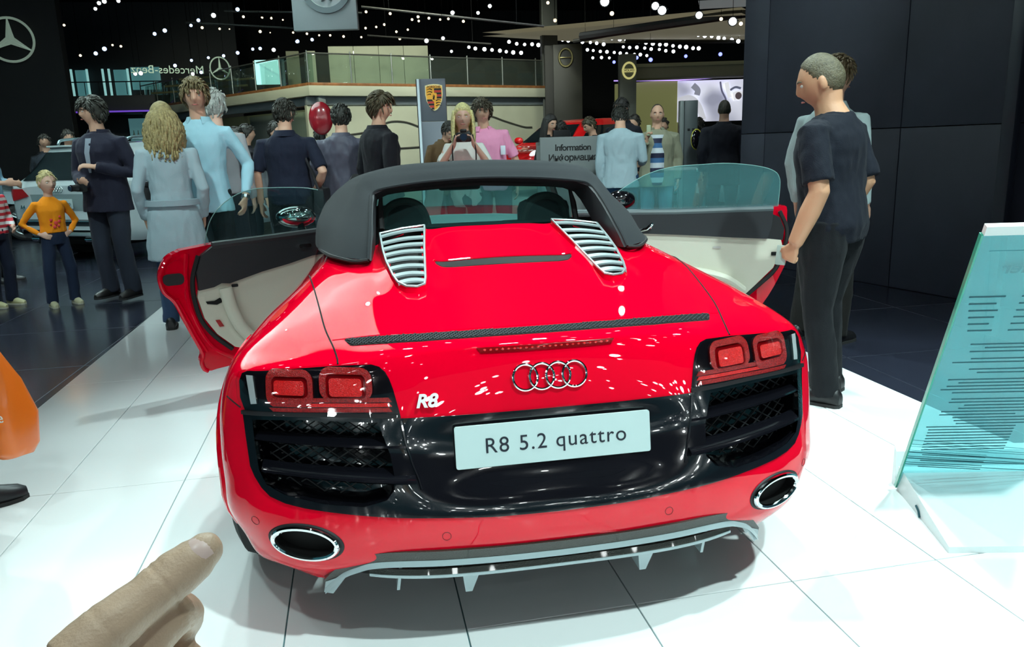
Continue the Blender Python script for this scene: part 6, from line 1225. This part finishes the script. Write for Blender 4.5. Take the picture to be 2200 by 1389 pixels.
# --- right group
person('man in grey sweater and jeans with bowed head at the information desk', 2.41, 6.95, 170, 1.79, 'fair', 'short', (.02, .02, .016), topkind='shirt', tcol=(.34, .45, .50), sleeve=.97, hem=.82, bcol=(.018, .055, .12), arms={'L': ((-.235, -.03, 1.10), (-.235, .03, .84)), 'R': ((.26, 0, 1.12), (.20, .22, 1.08))}, head=(12, 34), vox=.010, w=1.12, z0=-.03)
person('man in dark suit standing behind the grey sweater at the desk', 2.90, 8.35, -30, 1.92, 'mid', 'short', (.012, .011, .01), topkind='jacket', tcol=(.007, .008, .014), hem=.74, head=(0, 10), vox=.013, z0=-.03)
bm_, HT, A, s = person('bald man in beige jacket and striped jumper raising a phone', 2.995, 7.342, 4, 1.78, 'fair', 'bald', (.05, .04, .03), topkind='jacket', tcol=(.24, .24, .17), hem=.80, bcol=(.10, .22, .30), arms={'R': ((.30, .04, 1.12), (.135, .27, 1.33))}, hands={'R': {'d': (-.1, .2, 1), 'n': (-.8, .4, 0), 'curl': .9}}, vox=.010, w=1.08, z0=-.03)
ST2 = stripes('navy_white_knit', [(.34, (.62, .68, .74)), (.33, (.05, .14, .30)), (.33, (.015, .018, .05))], .17)
mb = MB(); mb.grid([[(.115 * math.sin(t), .186 * math.cos(t) + (.002 if z < 1.3 else -.018 - .25 * max(0, z - 1.34)), z) for t in [R(-52 + 104 * k / 12) for k in range(13)]] for z in (.82, .95, 1.08, 1.2, 1.3, 1.40)]); child(mb.build('jumper_front', ST2), bm_, s)
ph = MB().bb((0, 0, .03), (.05, .014, .12), .005).build('mobile_phone', mat('phone_yellow', (.40, .45, .30), .3)); ph.location = on_person(bm_, (.115, .315, 1.42), s); ph.rotation_euler = (0, 0, bm_.rotation_euler.z); tag(ph, 'pale flip phone held up by the bald man', 'phone')
person('man in black suit seen from behind before the big screen', 4.279, 8.25, 178, 1.86, 'fair', 'crew', (.03, .028, .02), topkind='jacket', tcol=(.007, .008, .014), hem=.70, bcol=(.008, .008, .012), vox=.013, w=1.15, z0=-.03)
person('dark-haired woman in black behind the information desk', 1.90, 8.45, 60, 1.74, 'fair', 'straight', (.012, .01, .009), topkind='jacket', tcol=(.008, .008, .01), vox=.015, female=True, z0=-.03, head=(-20, 12))
person('man in suit and white shirt bending over the information desk', 2.28, 8.75, -40, 1.70, 'fair', 'short', (.012, .011, .01), topkind='jacket', tcol=(.008, .009, .014), vox=.015, head=(0, 34), lean=10, z0=-.03)
person('visitor leaning in between the desk and the grey sweater', 2.66, 8.9, -60, 1.72, 'fair', 'short', (.05, .04, .02), topkind='jacket', tcol=(.010, .010, .013), vox=.015, head=(0, 22), z0=-.03)
# --- far visitors
for lab, x, y, fa, H, tc in (('suited man far behind the tall man in light blue', -1.95, 8.6, 100, 1.71, (.008, .008, .012)), ('dark-haired man in grey behind the shoulder of the navy polo', -1.49, 7.7, 40, 1.70, (.11, .12, .13)), ('second dark head beside the man in grey behind the polo', -1.98, 8.0, 60, 1.66, (.02, .03, .06)),
    ('dim figure in black between the polo and the leather jacket', -1.10, 9.6, 170, 1.68, (.008, .008, .01)), ('visitor in yellow green top behind the bald man', 3.25, 8.9, -30, 1.72, (.20, .20, .04)), ('dark head behind the white car by the kiosk', 4.05, 9.9, 0, 1.70, (.01, .01, .012)), ('short visitor beside the suited man at the screen', 4.50, 9.6, 175, 1.68, (.012, .012, .018)),
    ('dim visitor under the star emblem nearest the wagon', -5.05, 11.6, 20, 1.80, (.012, .012, .018)), ('middle dim visitor under the star emblem', -5.6, 12.2, -10, 1.76, (.01, .014, .02)), ('leftmost dim visitor under the star emblem', -7.0, 15.8, 30, 1.80, (.01, .01, .012))):
    person(lab, x, y, fa, H, 'fair', 'short', (.02, .018, .014), topkind='jacket', tcol=tc, hem=.78, vox=.018, z0=-.03, group='far visitors')
# --- visitor at the left edge with the orange bag
vis, HT, A, s = person('visitor at the left edge of whom only the black shoe shows', -2.16, 1.36, 98, 1.75, 'fair', 'short', (.03, .02, .015), topkind='jacket', tcol=(.02, .02, .03), bcol=(.012, .012, .016), scol=(.012, .013, .016), arms={'R': ((.31, -.01, 1.14), (.33, .10, .915))}, hands={'R': {'d': (0, .1, -1), 'curl': 1.3}}, vox=.013, stance=.12, stride=.16)
bag = empty('shopping_bag', (-1.866, 1.168, .309), R(-25), 'orange plastic carrier bag hanging at the left edge', 'bag')
bag.scale = (1.1, 1.1, 1.1)
M_OR = mat('orange_plastic', (.85, .17, .012), .35, 0, .3, bump=.3, bscale=12)
mb = MB(); rg = []
for z, wx, wy in ((-.03, .145, .05), (0, .16, .07), (.10, .165, .075), (.22, .15, .05), (.30, .11, .025), (.34, .085, .012)):
    rg.append([Vector((wx * math.copysign(abs(math.cos(q)) ** .45, math.cos(q)) + (.01 * z), wy * math.copysign(abs(math.sin(q)) ** .45, math.sin(q)), z)) for q in [2 * math.pi * k / 28 for k in range(28)]])
mb.rings(rg); me = mb.mesh('bag_body', 60); wrinkle(me, .010, 9, 4, .6); mobj('bag_body', me, M_OR, bag)
for sg in (1, -1): MB().tube(spline([(sg * .05, .0, .33), (sg * .045, .01, .42), (0, .01, .47), (-sg * .045, .01, .42), (-sg * .05, 0, .33)], 5), .008, 6, flat=2).build('bag_handle', M_OR, bag)
text('bag_lettering', 'eence', .046, mat('white_print', (.8, .8, .78), .5), face_mat((.122, -.086, .12), (0, -1, .05)) @ Matrix.Rotation(R(8), 4, 'Z'), bag, depth=.0008)
# --- the photographer's pointing hand
def pointing_hand():
    r = empty('person', (-.56, -1.47, 1.02), 0, "photographer's bare hand pointing at the car from the lower left corner", 'hand')
    o = Vector(r.location); right, up, fw, C = Vector((0.98386, -0.17638, -0.03026)), Vector((0.06838, 0.21425, 0.97438)), Vector((0.16537, 0.96072, -0.22285)), Vector((-0.4230, -1.7913, 1.3061))
    def at(px, py, d): return C + (right * ((px - 1100) / 1658.53) - up * ((py - 694.5) / 1658.53) + fw) * d - o
    # joints of the hand, in metres around its own origin
    idx = [at(440, 1182, .375), at(412, 1206, .372), at(358, 1248, .366), at(302, 1294, .358), at(228, 1354, .348), at(150, 1432, .338)]
    mid = [at(215, 1450, .352), at(300, 1400, .365), at(372, 1320, .376), at(392, 1330, .398), at(340, 1400, .402), at(280, 1440, .395)]
    rin = [at(260, 1530, .365), at(330, 1490, .380), at(390, 1420, .392), at(395, 1440, .412), at(330, 1500, .41)]
    pin = [at(290, 1620, .375), at(350, 1580, .388), at(395, 1530, .400), at(385, 1550, .415), at(330, 1590, .412)]
    thu = [at(110, 1640, .35), at(160, 1590, .375), at(230, 1550, .395), at(300, 1520, .408)]
    mb = MB(); I = spline(idx, 4)
    mb.tube(I, [.0078 + .0029 * min(1, k / 3) + .0012 * gs(k - 8, 2.5) + .0040 * max(0, (k - 11) / 9) for k in range(len(I))], 16)
    mb.ball(idx[0], .0090, 14, 10)
    for f, r0 in ((mid, .0105), (rin, .010), (pin, .0088)): mb.tube(spline(f, 3), r0, 12); mb.ball(f[-1], r0, 10, 8); mb.ball(f[2], r0 * 1.06, 10, 8)
    mb.tube(spline(thu, 3), [.015 - .006 * k / 9 for k in range(10)], 12)
    wr = at(60, 1800, .34); mb.tube([idx[-1], idx[-1] * .5 + wr * .5, wr], [.0155, .022, .027], 14, flat=.8)
    for f in (mid, rin, pin, thu): mb.tube([f[0], (f[0] + wr) / 2, wr], [.013, .019, .022], 10)
    mb.tube([wr, at(-40, 2100, .335), at(-180, 2500, .335)], [.029, .036, .043], 14)
    me = remesh(mb, .0017, 6, 'hand')
    V = [v.co.copy() for v in me.vertices]; Nn = [v.normal.copy() for v in me.vertices]; ax = (idx[2] - idx[3]).normalized()
    for i, p in enumerate(V):
        q = p.copy()
        for c, am in ((idx[2].lerp(idx[3], .15), .0009), (idx[2].lerp(idx[3], -.12), .0006), (idx[4], .0006)):   # creases over the joint
            if (p - c).length < .03: q -= Nn[i] * am * gs((p - c).dot(ax), .0011)
        V[i] = q + Nn[i] * .0004 * noise.noise(p * 160)
    me.vertices.foreach_set('co', [c for p in V for c in p])
    sk = mat('skin_hand', (.44, .30, .205), .45, bump=.15, bscale=700, var=.10, vscale=30)
    mobj('hand', me, sk, r); me.polygons.foreach_set('use_smooth', [True] * len(me.polygons))
    # nail: a curved plate on the upper side of the tip
    ax = (idx[0] - idx[1]).normalized(); nu = (up * .75 - fw * .55 + right * .25); nu = (nu - ax * nu.dot(ax)).normalized(); sd = ax.cross(nu); P = []
    for i in range(9):
        t = i / 8; row = []
        for j in range(9):
            q = R(-62 + 124 * j / 8); wv = .0079 * (1 - .25 * (2 * t - 1) ** 4); row.append(idx[0] + ax * (.0060 - .0160 * t * (1 - .10 * math.cos(q))) + sd * wv * math.sin(q) + nu * (wv * math.cos(q) * .92 + .0025 - .0032 * (1 - t) ** 3))
        P.append(row)
    MB().grid(P).build('fingernail', mat('nail', (.56, .40, .36), .35, 0, .1), r)
pointing_hand()
